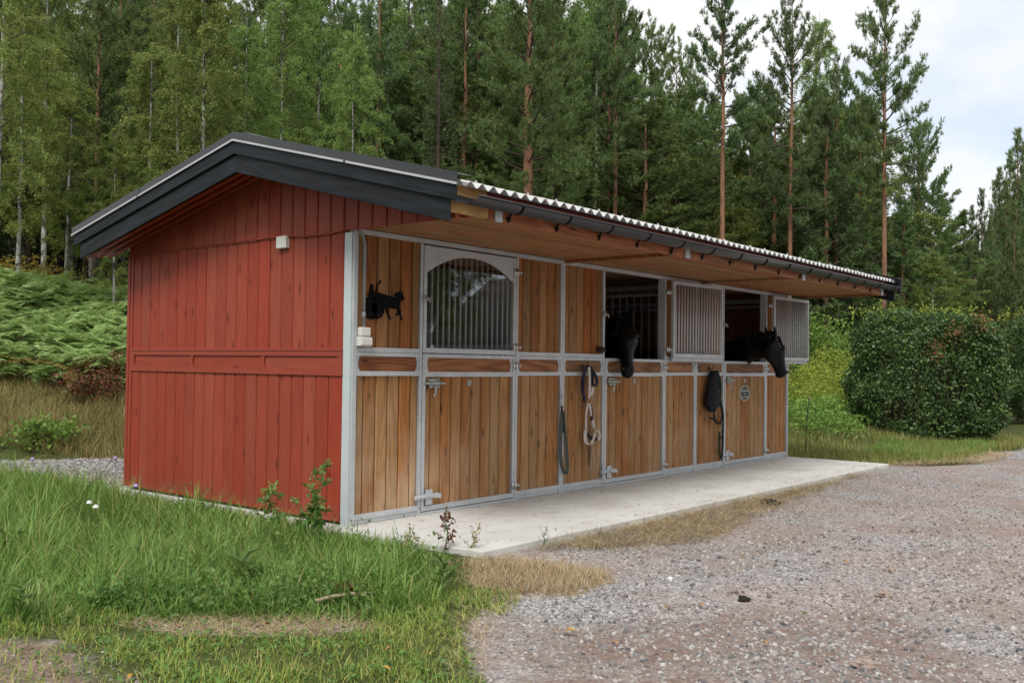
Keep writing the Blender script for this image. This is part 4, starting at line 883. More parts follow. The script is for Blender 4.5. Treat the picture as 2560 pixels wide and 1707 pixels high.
def leaves_np(r, C, size, asp=.6, down=.3, flat=0.0, fold=.25):
    """pointed leaves, two triangles folded on the midrib, as quads"""
    n = len(C); nrm = unit(r.normal(0, 1, (n, 3))+np.array([0, 0, flat])); d = unit(np.cross(nrm, r.normal(0, 1, (n, 3)))-np.array([0, 0, down])); nrm = unit(np.cross(d, np.cross(nrm, d)))
    s = np.cross(d, nrm); l = size*r.uniform(.65, 1.25, (n, 1)); w = l*asp*.5
    V = np.stack([C, C+d*l*.5+s*w+nrm*w*fold, C+d*l, C+d*l*.5-s*w+nrm*w*fold], 1).reshape(-1, 3); b = np.arange(n)[:, None]*4
    return V, np.concatenate([b+[0, 1, 2], b+[0, 2, 3]], 0)
def trunk_path(r, H, wander, lean=(0, 0), n=14):
    z = np.linspace(0, H, n); o = np.cumsum(r.normal(0, wander*H/n, (n, 2)), 0); o -= o[0]; o[:, 0] += lean[0]*z; o[:, 1] += lean[1]*z
    return np.column_stack([o, z])
def along(P, t):
    """points at parameter t (0..1) of a path"""
    q = np.clip(t, 0, 1)*(len(P)-1); i = np.minimum(q.astype(int), len(P)-2); f = (q-i)[:, None]; return P[i]*(1-f)+P[i+1]*f
def conifer(seed, H, cb, R, nl, prof, elev, droop, tuft, r0=.17, wander=.012, lean=(0, 0), dead=10, nb=11, ln=.19, wd=.030, spread=.55, sub=7, thick=1.0, hang=0.0, up=.35):
    r = np.random.default_rng(seed); T = trunk_path(r, H, wander, lean); tz = np.linspace(0, 1, len(T))
    paths = [T]; rad = [r0*(1-tz)**.75+.012]; C = []; D = []
    for i in range(nl):
        t = (i+r.uniform(0, 1))/nl; z = cb+(.985-cb)*t; base = along(T, np.array([z]))[0]
        Lb = R*prof(t)*r.uniform(.62, 1.18); az = i*2.399+r.normal(0, .5); e = math.radians(elev[0]+(elev[1]-elev[0])*t+r.normal(0, 8))
        k = 7; s = np.linspace(0, 1, k); out = s*Lb*math.cos(e); zz = s*Lb*math.sin(e)+up*Lb*(s**2)*.5-droop*Lb*s**1.5
        azs = az+np.cumsum(r.normal(0, .07, k)); P = base+np.column_stack([out*np.cos(azs), out*np.sin(azs), zz]); paths.append(P); rad.append(np.linspace(max(.012, .028*Lb/R*thick+.010), .006, k))
        dirb = unit(P[-1]-P[0])
        ns = max(3, int(sub*Lb/R+2))
        for j in range(ns):
            q = r.uniform(.28, 1.0); a = along(P, np.array([q]))[0]; side = unit(np.cross(dirb, [0, 0, 1]))*r.choice([-1, 1])
            d = unit(dirb*r.uniform(.5, 1.1)+side*r.uniform(.2, 1.0)+np.array([0, 0, r.uniform(-.1, .45)-hang])); l = Lb*r.uniform(.14, .34)*(1.2-.5*q)
            b_ = a+d*l; m = max(2, int(tuft*l)); u = r.uniform(.15, 1, (m, 1)); jit = r.normal(0, .055+.05*l, (m, 3))
            if hang: jit[:, 2] -= np.abs(r.normal(0, hang*.38, m))
            C.append(a+(b_-a)*u+jit); D.append(np.tile(d*.7+np.array([0, 0, .25-hang]), (m, 1)))
            if j % 3 == 0: paths.append(np.array([a, (a+b_)/2-np.array([0, 0, .02]), b_])); rad.append(np.array([.010, .007, .004]))
    for i in range(dead):
        z = r.uniform(min(cb, max(.12, cb-.35)), cb+.01); base = along(T, np.array([z]))[0]; az = r.uniform(0, 6.28); l = r.uniform(.5, 1.9)*R/2.6; s = np.linspace(0, 1, 5)
        P = base+np.column_stack([s*l*math.cos(az), s*l*math.sin(az), -.15*l*s+.3*l*s**2*r.uniform(-1, 1)]); paths.append(P); rad.append(np.linspace(.016, .004, 5))
    C = np.concatenate(C); D = np.concatenate(D)
    return tubes_np(paths[:1], rad[:1], 10), tubes_np(paths[1:], rad[1:], 4), needles(r, C, D, nb, ln, wd, spread)
def broadleaf(seed, H, cb, R, nl, nleaf, size, r0=.11, lean=(0, 0), wander=.02, weep=.5, prof=None, asp=.65):
    r = np.random.default_rng(seed); T = trunk_path(r, H, wander, lean); tz = np.linspace(0, 1, len(T)); paths = [T]; rad = [r0*(1-tz)**.8+.010]; C = []
    prof = prof or (lambda t: (math.sin(math.pi*(t*.86+.12)))**.8)
    tw = []
    for i in range(nl):
        t = (i+r.uniform(0, 1))/nl; z = cb+(.97-cb)*t; base = along(T, np.array([z]))[0]; Lb = R*prof(t)*r.uniform(.6, 1.2); az = i*2.399+r.normal(0, .5); e = math.radians(38+18*t+r.normal(0, 9))
        k = 7; s = np.linspace(0, 1, k); azs = az+np.cumsum(r.normal(0, .09, k)); P = base+np.column_stack([s*Lb*math.cos(e)*np.cos(azs)*1.15, s*Lb*math.cos(e)*np.sin(azs)*1.15, Lb*math.sin(e)*s-weep*Lb*s**2.2])
        paths.append(P); rad.append(np.linspace(.010+.016*Lb/R, .004, k))
        for j in range(int(5+6*Lb/R)):
            q = r.uniform(.2, 1); a = along(P, np.array([q]))[0]; d = unit(np.array([math.cos(az), math.sin(az), .1])+r.normal(0, .8, 3)); l = R*r.uniform(.12, .32); s2 = np.linspace(0, 1, 4)
            Q = a+d*l*s2[:, None]-np.array([0, 0, 1])*(weep*.9*l*s2**2)[:, None]; tw.append(Q)
            if j % 2 == 0: paths.append(Q); rad.append(np.array([.006, .005, .004, .002]))
    per = max(1, nleaf//len(tw)); 
    for Q in tw: C.append(along(Q, r.uniform(.1, 1, per))+r.normal(0, .06, (per, 3)))
    C = np.concatenate(C)
    return tubes_np(paths[:1], rad[:1], 9), tubes_np(paths[1:], rad[1:], 3), leaves_np(r, C, size, asp, .45)
m_limb = plain('limb_bark', (.075, .055, .042), .9, 0, .3, 12)
def tree_proto(name, parts, mb_, mf):
    """meshes of a tree: trunk, limbs, crown"""
    (tv, tf), (lv, lf), (cv, cf) = parts
    return nmesh('trunk', tv, tf, mb_, True), nmesh('branches', lv, lf, m_limb, True), nmesh('crown', cv, cf, mf)
pr_mature = lambda t: max(.18, (math.sin(math.pi*min(1, t*.80+.20)))**.75)
pr_cone = lambda t: (1-t)**.85*.97+.05
pr_dense = lambda t: max(.26, min(1, .7+1.2*t)*max(0, 1-t**4)**.75)
P_ = {}
P_['pine_a'] = tree_proto('pine', conifer(11, 15.5, .48, 2.7, 54, pr_mature, (2, 52), .05, 26), m_pbark, m_pineg)
P_['pine_b'] = tree_proto('pine', conifer(12, 15.0, .42, 2.6, 60, pr_mature, (-4, 55), .08, 25, lean=(.012, .0)), m_pbark, m_pineg)
P_['pine_c'] = tree_proto('pine', conifer(13, 16.0, .55, 2.4, 46, lambda t: max(.25, (math.sin(math.pi*min(1, t*.7+.22)))), (0, 60), .0, 26, wander=.018), m_pbark, m_pineg)
P_['pine_dense'] = tree_proto('pine', conifer(14, 14.0, .31, 2.8, 84, pr_dense, (-6, 48), .05, 25, r0=.15, dead=6), m_pbark, m_pine)
P_['pine_old'] = tree_proto('pine', conifer(15, 15.0, .33, 3.5, 74, pr_dense, (-2, 48), .10, 26, r0=.36, wander=.02, dead=8, thick=1.6, up=.5), m_pbark, m_pine)
P_['pine_young'] = tree_proto('pine', conifer(16, 9.0, .03, 2.1, 92, pr_cone, (4, 60), .0, 26, r0=.10, dead=0, up=.5), m_pbark, m_pineg)
P_['spruce'] = tree_proto('spruce', conifer(17, 17.0, .08, 2.5, 110, pr_cone, (0, 30), .34, 17, r0=.17, dead=6, hang=.75, ln=.14, wd=.024, spread=.5, up=.2), m_sbark, m_spruce)
P_['birch_a'] = tree_proto('birch', broadleaf(21, 14.0, .34, 3.0, 60, 40000, .085, .13, (.015, .0)), m_bbark, m_birch)
P_['birch_b'] = tree_proto('birch', broadleaf(22, 15.0, .30, 2.6, 64, 40000, .080, .08, (-.01, .01)), m_bbark, m_birchg)
P_['birch_c'] = tree_proto('birch', broadleaf(23, 12.5, .26, 2.4, 54, 32000, .085, .09, (.03, -.01), .03), m_bbark, m_birch)
def tree(kind, name, x, y, label, cat, group=None, h=1.0, rz=None, sx=1.0, z=None):
    t, l, c = P_[kind]; root = empty(name, (x, y, (hz1(x, y) if z is None else z)-.08), random.uniform(0, 6.28) if rz is None else rz); root.scale = (h*sx, h*sx, h)
    tag(root, label, cat, group); mobj('trunk', t, root); tag(mobj('branches', l, root), kind='stuff'); tag(mobj('crown', c, root), kind='stuff'); return root
PH = dict(pine_a=(15.5, 2.7), pine_b=(15, 2.6), pine_c=(16, 2.4), pine_dense=(14, 2.8), pine_old=(15, 3.5), pine_young=(9, 2.1), spruce=(17, 2.5), birch_a=(14, 3.0), birch_b=(15, 2.6), birch_c=(12.5, 2.4))
def T_(kind, px, depth, top, cw, label, rz=0.0, group=None):
    """a tree standing at a picture column and a distance; top = row its tip reaches, cw = crown width there (2352 px scale)"""
    p = at(px*1.0884, depth); k = 2217/depth; zb = hz1(p[0], p[1]); H = 1.38+(863-top)/k-zb; h = H/PH[kind][0]; sx = min(1.7, max(.62, (cw/2/k)/(PH[kind][1]*h))); nm = kind.split('_')[0]
    return tree(kind, nm+'_tree', p[0], p[1], label, nm+' tree', group, h=h, rz=rz, sx=sx)
# left
T_('birch_a', -14, 19, -220, 330, 'leaning white birch with yellowing leaves at the far left edge', .4)
T_('pine_dense', 212, 26, -70, 250, 'full crowned pine with reddish trunk, left of the white birch above the roof', 1.0)
T_('pine_a', 335, 36, -60, 170, 'slim pine seen against the sky left of the white trunked birch', .3)
T_('birch_c', 466, 21, -90, 330, 'white trunked birch rising behind the left slope of the roof', 2.0)
T_('birch_b', 640, 25, -100, 260, 'fresh green birch just right of the roof peak', .3)
T_('birch_b', 722, 27, -80, 250, 'green birch with thin pale trunk above the black barge boards', 2.6)
T_('birch_b', 800, 23, 70, 200, 'bushy green birch in front of the dark spruce', 4.2)
T_('birch_c', 330, 24, 120, 240, 'small olive green birch between the reddish pine and the white trunked birch', 5.0)
T_('birch_b', 555, 23, 60, 250, 'low branched birch peeking over the left side of the roof peak', 1.2)
T_('birch_a', 400, 26, -40, 250, 'olive birch behind the small one, left of the white trunk', 2.9)
T_('birch_b', 690, 30, -90, 230, 'birch standing behind the pale thin trunk above the barge boards', 5.2)
T_('birch_c', 45, 22, 60, 280, 'small yellow green birch beside the leaning white birch', 4.4)
T_('birch_c', 140, 24, 180, 230, 'low birch in front of the reddish pine trunk', .9)
T_('birch_a', 95, 27, -80, 300, 'yellow green birch behind the ferns at the left', 3.3)
T_('birch_c', 265, 21, 330, 170, 'young birch just above the left end of the roof', 3.9)
T_('pine_a', 857, 31, -70, 170, 'pine with a short bare orange trunk between birch and spruce', .2)
T_('spruce', 1000, 27, -160, 200, 'dark spruce with hanging branches behind the middle of the roof', .8)
T_('spruce', 925, 33, -60, 190, 'dark spruce half hidden behind the green birches', 2.8)
T_('pine_old', 1208, 24, -80, 345, 'broad old pine with thick orange trunk and crooked limbs behind the eave', 2.2)
T_('pine_dense', 1262, 28, -60, 220, 'pine close behind the broad old pine, with a thinner trunk', .2)
T_('pine_c', 1394, 31, -50, 170, 'left one of two tall pines standing close together', .5)
T_('pine_b', 1413, 30, -60, 180, 'right one of two tall pines standing close together, grey lower trunk', 2.0)
T_('pine_dense', 1490, 36, 70, 170, 'dense dark pine to the right of the pair of tall pines', 3.0)
T_('pine_c', 1660, 28, -60, 215, 'tall pine with a long bare orange trunk above the middle of the roof', 1.2)
T_('pine_b', 1812, 30, -5, 200, 'pine with an orange trunk and dead lower twigs, right of the tallest bare trunk', 4.0)
T_('pine_b', 1916, 33, 130, 150, 'pine with a grey trunk beside a thin birch stem', 5.5)
T_('birch_b', 1880, 36, 30, 110, 'birch showing between the pines at the right', 1.0)
T_('pine_a', 2030, 29, -60, 180, 'tallest slender pine at the right end of the roof, against the clouds', .9)
T_('pine_old', 2110, 38, 295, 150, 'spreading pine lower than its neighbours, right of the slender pine', 1.5)
T_('pine_dense', 1590, 38, 190, 160, 'medium pine filling the gap left of the long bare trunk', .7)
T_('pine_dense', 1720, 40, 225, 150, 'medium pine filling the gap right of the long bare trunk', 2.7)
T_('pine_dense', 1550, 40, 130, 140, 'pine with a round top between the dense dark pine and the long bare trunk', 1.9)
T_('pine_dense', 1975, 36, 260, 160, 'lower pine just left of the slender tallest pine', 3.7)
T_('pine_dense', 1090, 32, -30, 230, 'dense pine between the hanging spruce and the old orange pine', 1.7)
T_('pine_dense', 1140, 36, 20, 200, 'pine half hidden at the left shoulder of the old orange pine', 4.6)
T_('pine_dense', 1330, 36, 40, 190, 'pine filling the space between the old orange pine and the tall pair', 5.6)
# right: dense young pines
for i, (px, dp, top, cw) in enumerate(((2338, 44, 300, 130), (2296, 46, 390, 110), (2255, 48, 440, 110), (2215, 50, 490, 100), (2178, 54, 530, 90), (2140, 56, 560, 90), (2275, 40, 500, 110), (2330, 38, 470, 120), (2385, 42, 290, 150), (2240, 43, 560, 100), (2320, 50, 350, 120), (2420, 46, 260, 150), (2205, 46, 590, 90), (2355, 52, 330, 120), (2285, 52, 420, 110), (2160, 50, 600, 80), (2450, 44, 230, 150), (2310, 42, 420, 110), (2232, 54, 480, 90), (2360, 40, 420, 130))):
    T_('pine_young', px, dp, top, cw, 'pointed young pine standing highest at the right edge' if i == 0 else 'dense young pine in the dark green slope of pines at the right', i*1.3, None if i == 0 else 'young pines on the right slope')
# forest behind
fr_ = np.random.default_rng(5); cnt = 0; placed = []
while cnt < 185:
    px = fr_.uniform(-180, 2200); dp = 30+34*fr_.random()**.8
    p = at(px*1.0884, dp)
    if px > 1400 and dp > 54: continue
    if any((p[0]-a)**2+(p[1]-b)**2 < 1.5**2 for a, b in placed): continue
    placed.append((p[0], p[1])); u = fr_.random()
    if px > 1960: kind, top = ('pine_dense' if u < .5 else 'pine_young' if u < .8 else 'birch_c'), fr_.uniform(430, 600)
    elif px > 1440: kind, top = ('pine_dense' if u < .55 else 'pine_young' if u < .8 else 'birch_c'), fr_.uniform(230, 480)
    elif px < 900: kind, top = ('birch_b' if u < .30 else 'birch_a' if u < .45 else 'pine_dense' if u < .7 else 'pine_a' if u < .86 else 'spruce'), fr_.uniform(-80, 260)
    else: kind, top = ('pine_dense' if u < .55 else 'spruce' if u < .72 else 'pine_a' if u < .88 else 'birch_b'), fr_.uniform(-40, 300)
    nm = kind.split('_')[0]
    lab = {'pine': 'pine standing among many others deep in the forest behind the stable', 'birch': 'birch standing among pines deep in the forest behind the stable', 'spruce': 'dark spruce standing among pines deep in the forest behind the stable'}[nm]
    T_(kind, px, dp, top, fr_.uniform(4.2, 6.8)*2217/dp, lab, fr_.uniform(0, 6.28), {'pine': 'pines deep in the forest', 'birch': 'birches deep in the forest', 'spruce': 'spruces deep in the forest'}[nm]); cnt += 1
cnt = 0
while cnt < 95:
    px = fr_.uniform(-230, 2420); dp = fr_.uniform(62, 100); u = fr_.random(); kind = 'pine_dense' if u < .5 else 'spruce' if u < .8 else 'pine_young'; nm = kind.split('_')[0]
    T_(kind, px, dp, fr_.uniform(180, 420) if px < 1440 else fr_.uniform(420, 560) if px < 1980 else fr_.uniform(520, 640), fr_.uniform(5, 8)*2217/dp, {'pine': 'pine standing among many others deep in the forest behind the stable', 'spruce': 'dark spruce standing among pines deep in the forest behind the stable'}[nm], fr_.uniform(0, 6.28), {'pine': 'pines deep in the forest', 'spruce': 'spruces deep in the forest'}[nm]); cnt += 1
for i in range(34):
    left_ = i < 22; px = fr_.uniform(-900, -200) if left_ else fr_.uniform(2440, 3000); dp = fr_.uniform(20, 44) if left_ else fr_.uniform(42, 60); kind = ('birch_a', 'pine_dense', 'birch_b', 'spruce')[i % 4] if left_ else 'pine_young'; nm = kind.split('_')[0]
    T_(kind, px, dp, fr_.uniform(-60, 200) if left_ else fr_.uniform(200, 420), fr_.uniform(4, 6)*2217/dp, nm+' added at the edge of the yard outside the picture to dim low sky light', fr_.uniform(0, 6.28), nm+' trees round the yard')
# understory
m_under = foliage('understory_leaves', [(.05, .075, .025), (.08, .11, .035), (.11, .11, .04), (.07, .06, .03)], .6, .25, 0)
ru = np.random.default_rng(77); C = []
for px0, px1, d0, d1, n in ((-250, 420, 24.5, 33, 420), (420, 1950, 27, 36, 260), (1930, 2500, 27, 40, 420)):
    for px, dp in zip(ru.uniform(px0, px1, n), ru.uniform(d0, d1, n)):
        p = at(px*1.0884, dp); hh = ru.uniform(.3, 1.5); C.append(np.array([p[0], p[1], hz1(p[0], p[1])])+ru.normal(0, 1, (46, 3))*np.array([.35, .35, 0])+np.array([0, 0, 1])*ru.uniform(.05, 1, (46, 1))*hh)
V, F = leaves_np(ru, np.concatenate(C), .12, .6, .2, .5); tag(mobj('undergrowth', nmesh('undergrowth', V, F, m_under)), 'low leafy undergrowth along the edge of the forest', None, None, 'stuff')
# across the yard: what the arched pane mirrors
ac = np.random.default_rng(9)
for x, y, k, h in [(19, -21, 'pine_dense', .9), (21.5, -22.5, 'birch_b', .85), (23.0, -25, 'pine_dense', 1.0), (24.6, -23, 'birch_a', .8), (22, -28, 'spruce', 1.0), (25.5, -27, 'pine_dense', 1.0), (26.8, -24.5, 'birch_b', .75), (17, -25, 'pine_dense', .95), (27.5, -29, 'pine_a', 1.0), (28.6, -27, 'birch_b', .6), (29.5, -31, 'pine_dense', .9), (23.8, -20.5, 'birch_a', .6)]:
    nm = k.split('_')[0]; tree(k, nm+'_tree', x, y, nm+' across the yard, mirrored in the arched pane', nm+' tree', nm+' trees across the yard', h=h, z=-.15)
for i in range(34):  # unseen trees added to cut the low sky light on the gable
    a = math.radians(148+i*3.4 if i < 24 else 235+(i-24)*10); rr = ac.uniform(17, 25) if i < 24 else ac.uniform(24, 32); x, y = CAM[0]+rr*math.cos(a), CAM[1]+rr*math.sin(a); k = ('pine_dense', 'birch_b', 'spruce', 'birch_a', 'pine_dense')[i % 5]; nm = k.split('_')[0]
    tree(k, nm+'_tree', x, y, nm+' added at the edge of the yard outside the picture to dim low sky light', nm+' tree', nm+' trees round the yard', h=ac.uniform(.7, 1.0), z=-.15)
hs = empty('white_house', (35.2, -24.5, -.1), math.radians(14)); tag(hs, 'white gabled house across the yard, mirrored at the right of the arched pane', 'house')
m_hw = plain('white_boards', (.72, .72, .70), .7, 0, .04, 3); m_hr = plain('dark_roof', (.06, .045, .042), .7, 0, .2, 5); m_hb = plain('chimney_brick', (.22, .10, .07), .8, 0, .2, 9); m_hg = plain('dark_pane', (.02, .025, .03), .1, 0, .1, 3, .5)
MB().prism([(-4, 0), (4, 0), (4, 3.0), (0, 6.2), (-4, 3.0)], -5, 5, 'xz').obj('wall', m_hw, hs)
for s_ in (-1, 1): MB().prism([(s_*4.6, 2.62), (s_*4.6, 2.50), (0, 6.20), (0, 6.34)], -5.5, 5.5, 'xz').obj('roof', m_hr, hs)
MB().box(-.9, -.2, 1.2, 2.0, 5.4, 7.4).obj('chimney', m_hb, hs)
for x in (-2.2, 1.0):
    wf = MB().box(x, x+1.2, 4.98, 5.05, 1.0, 2.3).obj('window', m_hw, hs); MB().box(x+.08, x+1.12, 5.04, 5.06, 1.08, 2.22).obj('pane', m_hg, wf)

# ---- hedge, shrubs
def hedge(px, depth, wid, dep, hgt, nleaf, seed, label, zb=.1):
    r = np.random.default_rng(seed); p = at(px*1.0884, depth); root = empty('hedge', (p[0], p[1], hz1(p[0], p[1])-.02), math.atan2(-.774, .633)); tag(root, label, 'hedge')
    # points near the surface of a rounded, uneven block
    n = nleaf*3; q = r.uniform(-1, 1, (n, 3)); 
    a = np.abs(q)**4.2; s = (a.sum(1))**(1/4.2); q = q/s[:, None]*(1-np.abs(r.normal(0, .12, (n, 1))))
    P = q*np.array([wid/2, dep/2, hgt/2])+np.array([0, 0, hgt/2+.05]); lump = np.stack([fbm(P[:, 0]*1.0+P[:, 2]*.7, P[:, 1]+P[:, 2], 1.7)-.5]*3, -1)
    P = P+q*lump*np.array([.5, .45, .34])+r.normal(0, .03, P.shape); keep = fbm(P[:, 0]+P[:, 1]*.5+20, P[:, 2]+P[:, 1]*.5, 3.1)+r.uniform(-.18, .18, n) > .40; P = P[keep][:nleaf]; P = P[P[:, 2] > .06]
    V, F = leaves_np(r, P, .068, .66, .35, .35); tag(mobj('leaves', nmesh('leaves', V, F, m_beech), root), kind='stuff')
    kk = r.integers(0, 3, 420); cc = np.array([[wid*.28, -dep*.42, hgt*.93], [wid*.1, -dep*.46, hgt*.86], [-wid*.05, -dep*.5, hgt*.72]]); V, F = leaves_np(r, cc[kk]+r.normal(0, .11, (420, 3)), .065, .66, .3, .3); tag(mobj('rusty_leaves', nmesh('rusty_leaves', V, F, m_rusty), root), kind='stuff')
    mb = []; rd = []
    for i in range(26):
        x = r.uniform(-.42, .42)*wid; y = r.uniform(-.35, .35)*dep; b_ = np.array([x, y, 0]); e = np.array([x+r.normal(0, .25), y+r.normal(0, .2), hgt*r.uniform(.7, 1.0)]); mb.append(np.array([b_, b_*.6+e*.4+r.normal(0, .05, 3), e])); rd.append(np.array([.03, .02, .006]))
    V, F = tubes_np(mb, rd, 5); tag(mobj('stem', nmesh('stem', V, F, m_twig, True), root), kind='stuff')
    # shoots above the top
    C = []; 
    for i in range(90):
        b_ = np.array([r.uniform(-.48, .48)*wid, r.uniform(-.45, .45)*dep, hgt*r.uniform(.93, 1.0)]); l = r.uniform(.06, .34); C.append(b_+np.array([[0, 0, l*t] for t in np.linspace(.2, 1, 7)])+r.normal(0, .02, (7, 3)))
    V, F = leaves_np(r, np.concatenate(C), .07, .6, -.2); tag(mobj('shoots', nmesh('shoots', V, F, m_ybush), root), kind='stuff')
    return root
hedge(2122, 20.4, 2.95, 1.7, 2.66, 48000, 41, 'clipped beech hedge block beside the gravel, with pale shoots on top')
hedge(2448, 24.6, 2.9, 1.7, 2.7, 32000, 42, 'second beech hedge block cut off by the right picture edge')
def bush(name, px, depth, rx, ry, h, nleaf, size, m, seed, label, cat, nst=9, asp=.55, flat=.3, z=None, clump=26):
    r = np.random.default_rng(seed); p = at(px*1.0884, depth); root = empty(name, (p[0], p[1], (hz1(p[0], p[1]) if z is None else z)-.03)); tag(root, label, cat)
    c = unit(r.normal(0, 1, (clump, 3)))*r.uniform(.25, .95, (clump, 1)); c[:, 2] = np.abs(c[:, 2]); c = c*np.array([rx, ry, h*.85])+np.array([0, 0, h*.12])
    k = r.integers(0, clump, nleaf); P = c[k]+r.normal(0, 1, (nleaf, 3))*np.array([rx, ry, h*.6])*.17; P[:, 2] = np.maximum(P[:, 2], .03)
    V, F = leaves_np(r, P, size, asp, .2, flat); tag(mobj('leaves', nmesh('leaves', V, F, m), root), kind='stuff')
    paths = [np.array([[r.normal(0, .08*rx), r.normal(0, .08*ry), 0], q*np.array([.55, .55, .5]), q]) for q in c[:nst]]; V, F = tubes_np(paths, [np.array([.018, .012, .004])]*len(paths), 5); tag(mobj('stem', nmesh('stem', V, F, m_twig, True), root), kind='stuff'); return root
bush('shrub', 1885, 22.5, 1.2, 1.0, 1.55, 7000, .055, m_ybush, 51, 'feathery yellow green shrub between the open grille and the hedge', 'shrub')
bush('shrub', 1935, 24.5, 1.3, 1.0, 1.35, 6000, .055, m_ybush, 52, 'second yellow green shrub close behind, touching the hedge', 'shrub')
bush('shrub', 1870, 20.8, 1.1, .8, .75, 4500, .07, m_bush, 53, 'low green shrub under the yellow green one, right of the stable end', 'shrub')
bush('sapling', 1905, 27, 1.2, 1.0, 3.1, 5200, .10, m_bush, 54, 'leafy sapling showing under the far end of the roof', 'sapling')
bush('sapling', 2130, 42, 1.5, 1.5, 5.6, 6000, .12, m_ybush, 55, 'pale green deciduous sapling in front of the young pines', 'sapling')
bush('shrub', 2195, 40, 1.4, 1.2, 3.2, 6500, .10, m_bush, 56, 'rounded green bush behind the top of the hedge', 'shrub')
bush('shrub', 250, 16.9, .85, .6, .95, 3600, .06, m_rbush, 57, 'reddish brown shrub on the bank close to the red wall', 'shrub')
bush('shrub', 105, 14.7, .6, .5, .62, 900, .075, m_bush, 58, 'green bramble at the foot of the bank on the left', 'shrub', asp=.7)
bush('sapling', 85, 23.0, 1.1, .7, 1.35, 1500, .10, m_yleaf, 59, 'low yellow leaved sapling behind the ferns', 'sapling')
bush('sapling', 20, 23.5, .9, .7, 1.2, 1300, .10, m_yleaf, 60, 'half yellow sapling at the left edge behind the ferns', 'sapling')

# ================================================================ GROUND COVER
def blades(r, P, Ls, Ws, lean, segs=2, az=None, flatz=None):
    """grass blades that bow over; each is a strip ending in a point"""
    n = len(P); az = r.uniform(0, 2*np.pi, n) if az is None else az; d = np.column_stack([np.cos(az), np.sin(az), np.zeros(n)]); tw = az+np.pi/2+r.normal(0, .5, n); s = np.column_stack([np.cos(tw), np.sin(tw), np.zeros(n)])*Ws[:, None]*.5
    V = np.empty((n, 2*segs+1, 3))
    for i in range(segs+1):
        q = i/segs; c = P+d*(Ls*lean*q**1.7)[:, None]+np.array([0, 0, 1.])*(Ls*np.sqrt(np.maximum(.02, 1-np.minimum(lean, .985)**2))*(q-.25*q*q*lean))[:, None]
        if i < segs: w = 1-.35*q; V[:, 2*i] = c-s*w; V[:, 2*i+1] = c+s*w
        else: V[:, 2*segs] = c
    F = []
    for i in range(segs-1): F += [[2*i, 2*i+1, 2*i+3], [2*i, 2*i+3, 2*i+2]]
    F.append([2*segs-2, 2*segs-1, 2*segs]); F = np.array(F)
    return V.reshape(-1, 3), (np.arange(n)[:, None, None]*(2*segs+1)+F[None]).reshape(-1, 3)
def scatter(r, poly, n, keep=None):
    xs, ys = np.array(poly).T; out = []; tot = 0
    while tot < n:
        p = np.column_stack([r.uniform(xs.min(), xs.max(), n), r.uniform(ys.min(), ys.max(), n)]); p = p[inpoly(p[:, 0], p[:, 1], poly)]
        if keep is not None: p = p[r.random(len(p)) < keep(p)]
        out.append(p); tot += len(p)
        if len(out) > 60: break
    p = np.concatenate(out)[:n]; return np.column_stack([p, height(p[:, 0], p[:, 1])-.01])
def near(p, d0=5.5, pw=1.6): return np.minimum(1, (d0/np.hypot(p[:, 0]-CAM[0], p[:, 1]-CAM[1]))**pw)
def stuff(name, V, F, m, label): return tag(mobj(name, nmesh(name, V, F, m)), label, None, None, 'stuff')
m_gr = foliage('grass_blades', [(0.255, 0.318, 0.100), (0.116, 0.200, 0.040), (0.167, 0.282, 0.053), (0.231, 0.363, 0.076), (0.296, 0.423, 0.106), (0.191, 0.305, 0.066), (0.514, 0.445, 0.189)], .5, .35, 0, .3)
m_gs = foliage('short_grass_blades', [(0.182, 0.282, 0.048), (0.257, 0.381, 0.070), (0.348, 0.454, 0.095), (0.619, 0.519, 0.199)], .55, .3, 0)
m_gd = foliage('dry_grass_blades', [(0.414, 0.316, 0.180), (0.529, 0.421, 0.264), (0.620, 0.538, 0.360), (0.345, 0.246, 0.138), (0.506, 0.398, 0.216)], .7, .15, 0)
m_gb = foliage('bank_grass_blades', [(0.259, 0.219, 0.081), (0.356, 0.308, 0.121), (0.211, 0.227, 0.073), (0.454, 0.356, 0.162), (0.324, 0.194, 0.097)], .6, .3, 0)
m_gb2 = foliage('slope_grass_blades', [(0.168, 0.235, 0.050), (0.252, 0.302, 0.076), (0.336, 0.319, 0.101), (0.437, 0.370, 0.151), (0.134, 0.218, 0.050)], .6, .3, 0)
m_str = foliage('straw', [(0.189, 0.117, 0.063), (0.351, 0.248, 0.133), (0.620, 0.580, 0.350), (0.135, 0.083, 0.046), (0.257, 0.145, 0.073), (0.567, 0.442, 0.238)], .7, .1, 0)
m_herb = foliage('herb_leaves', [(00.096, 00.182, 00.046), (00.139, 00.252, 00.062), (00.209, 00.330, 00.086)], .5, .35, 0)
m_fern = foliage('fern_pinnae', [(0.283, 0.410, 0.127), (0.361, 0.497, 0.164), (0.438, 0.571, 0.228), (0.321, 0.434, 0.164)], .55, .35, .1)
m_fernb = foliage('browning_fern', [(.28, .20, .05), (.33, .24, .07), (.22, .12, .05)], .6, .3, .1)
r = np.random.default_rng(31)
LG = [(-4.6, -1.2), (-3.3, -0.62), (-2.6, -1.0), (-2.28, -1.45), (-1.85, -2.05), (-1.39, -2.25), (-.85, -1.95), (-.35, -1.55), (-.16, -1.25), (-.24, -.6), (-.36, .66), (-.14, .86), (-.1, 3.4), (-.04, 4.6), (.1, 5.3), (-.5, 6.6), (-2.4, 8.0), (-8, 8), (-8, 2)]
dens = lambda p: near(p, 6.0, 1.3)*np.where(fbm(p[:, 0], p[:, 1], 1.9) > .36, 1, .35)*np.where(p[:, 0] < -4.2+.42*(p[:, 1]+1), .12, 1)
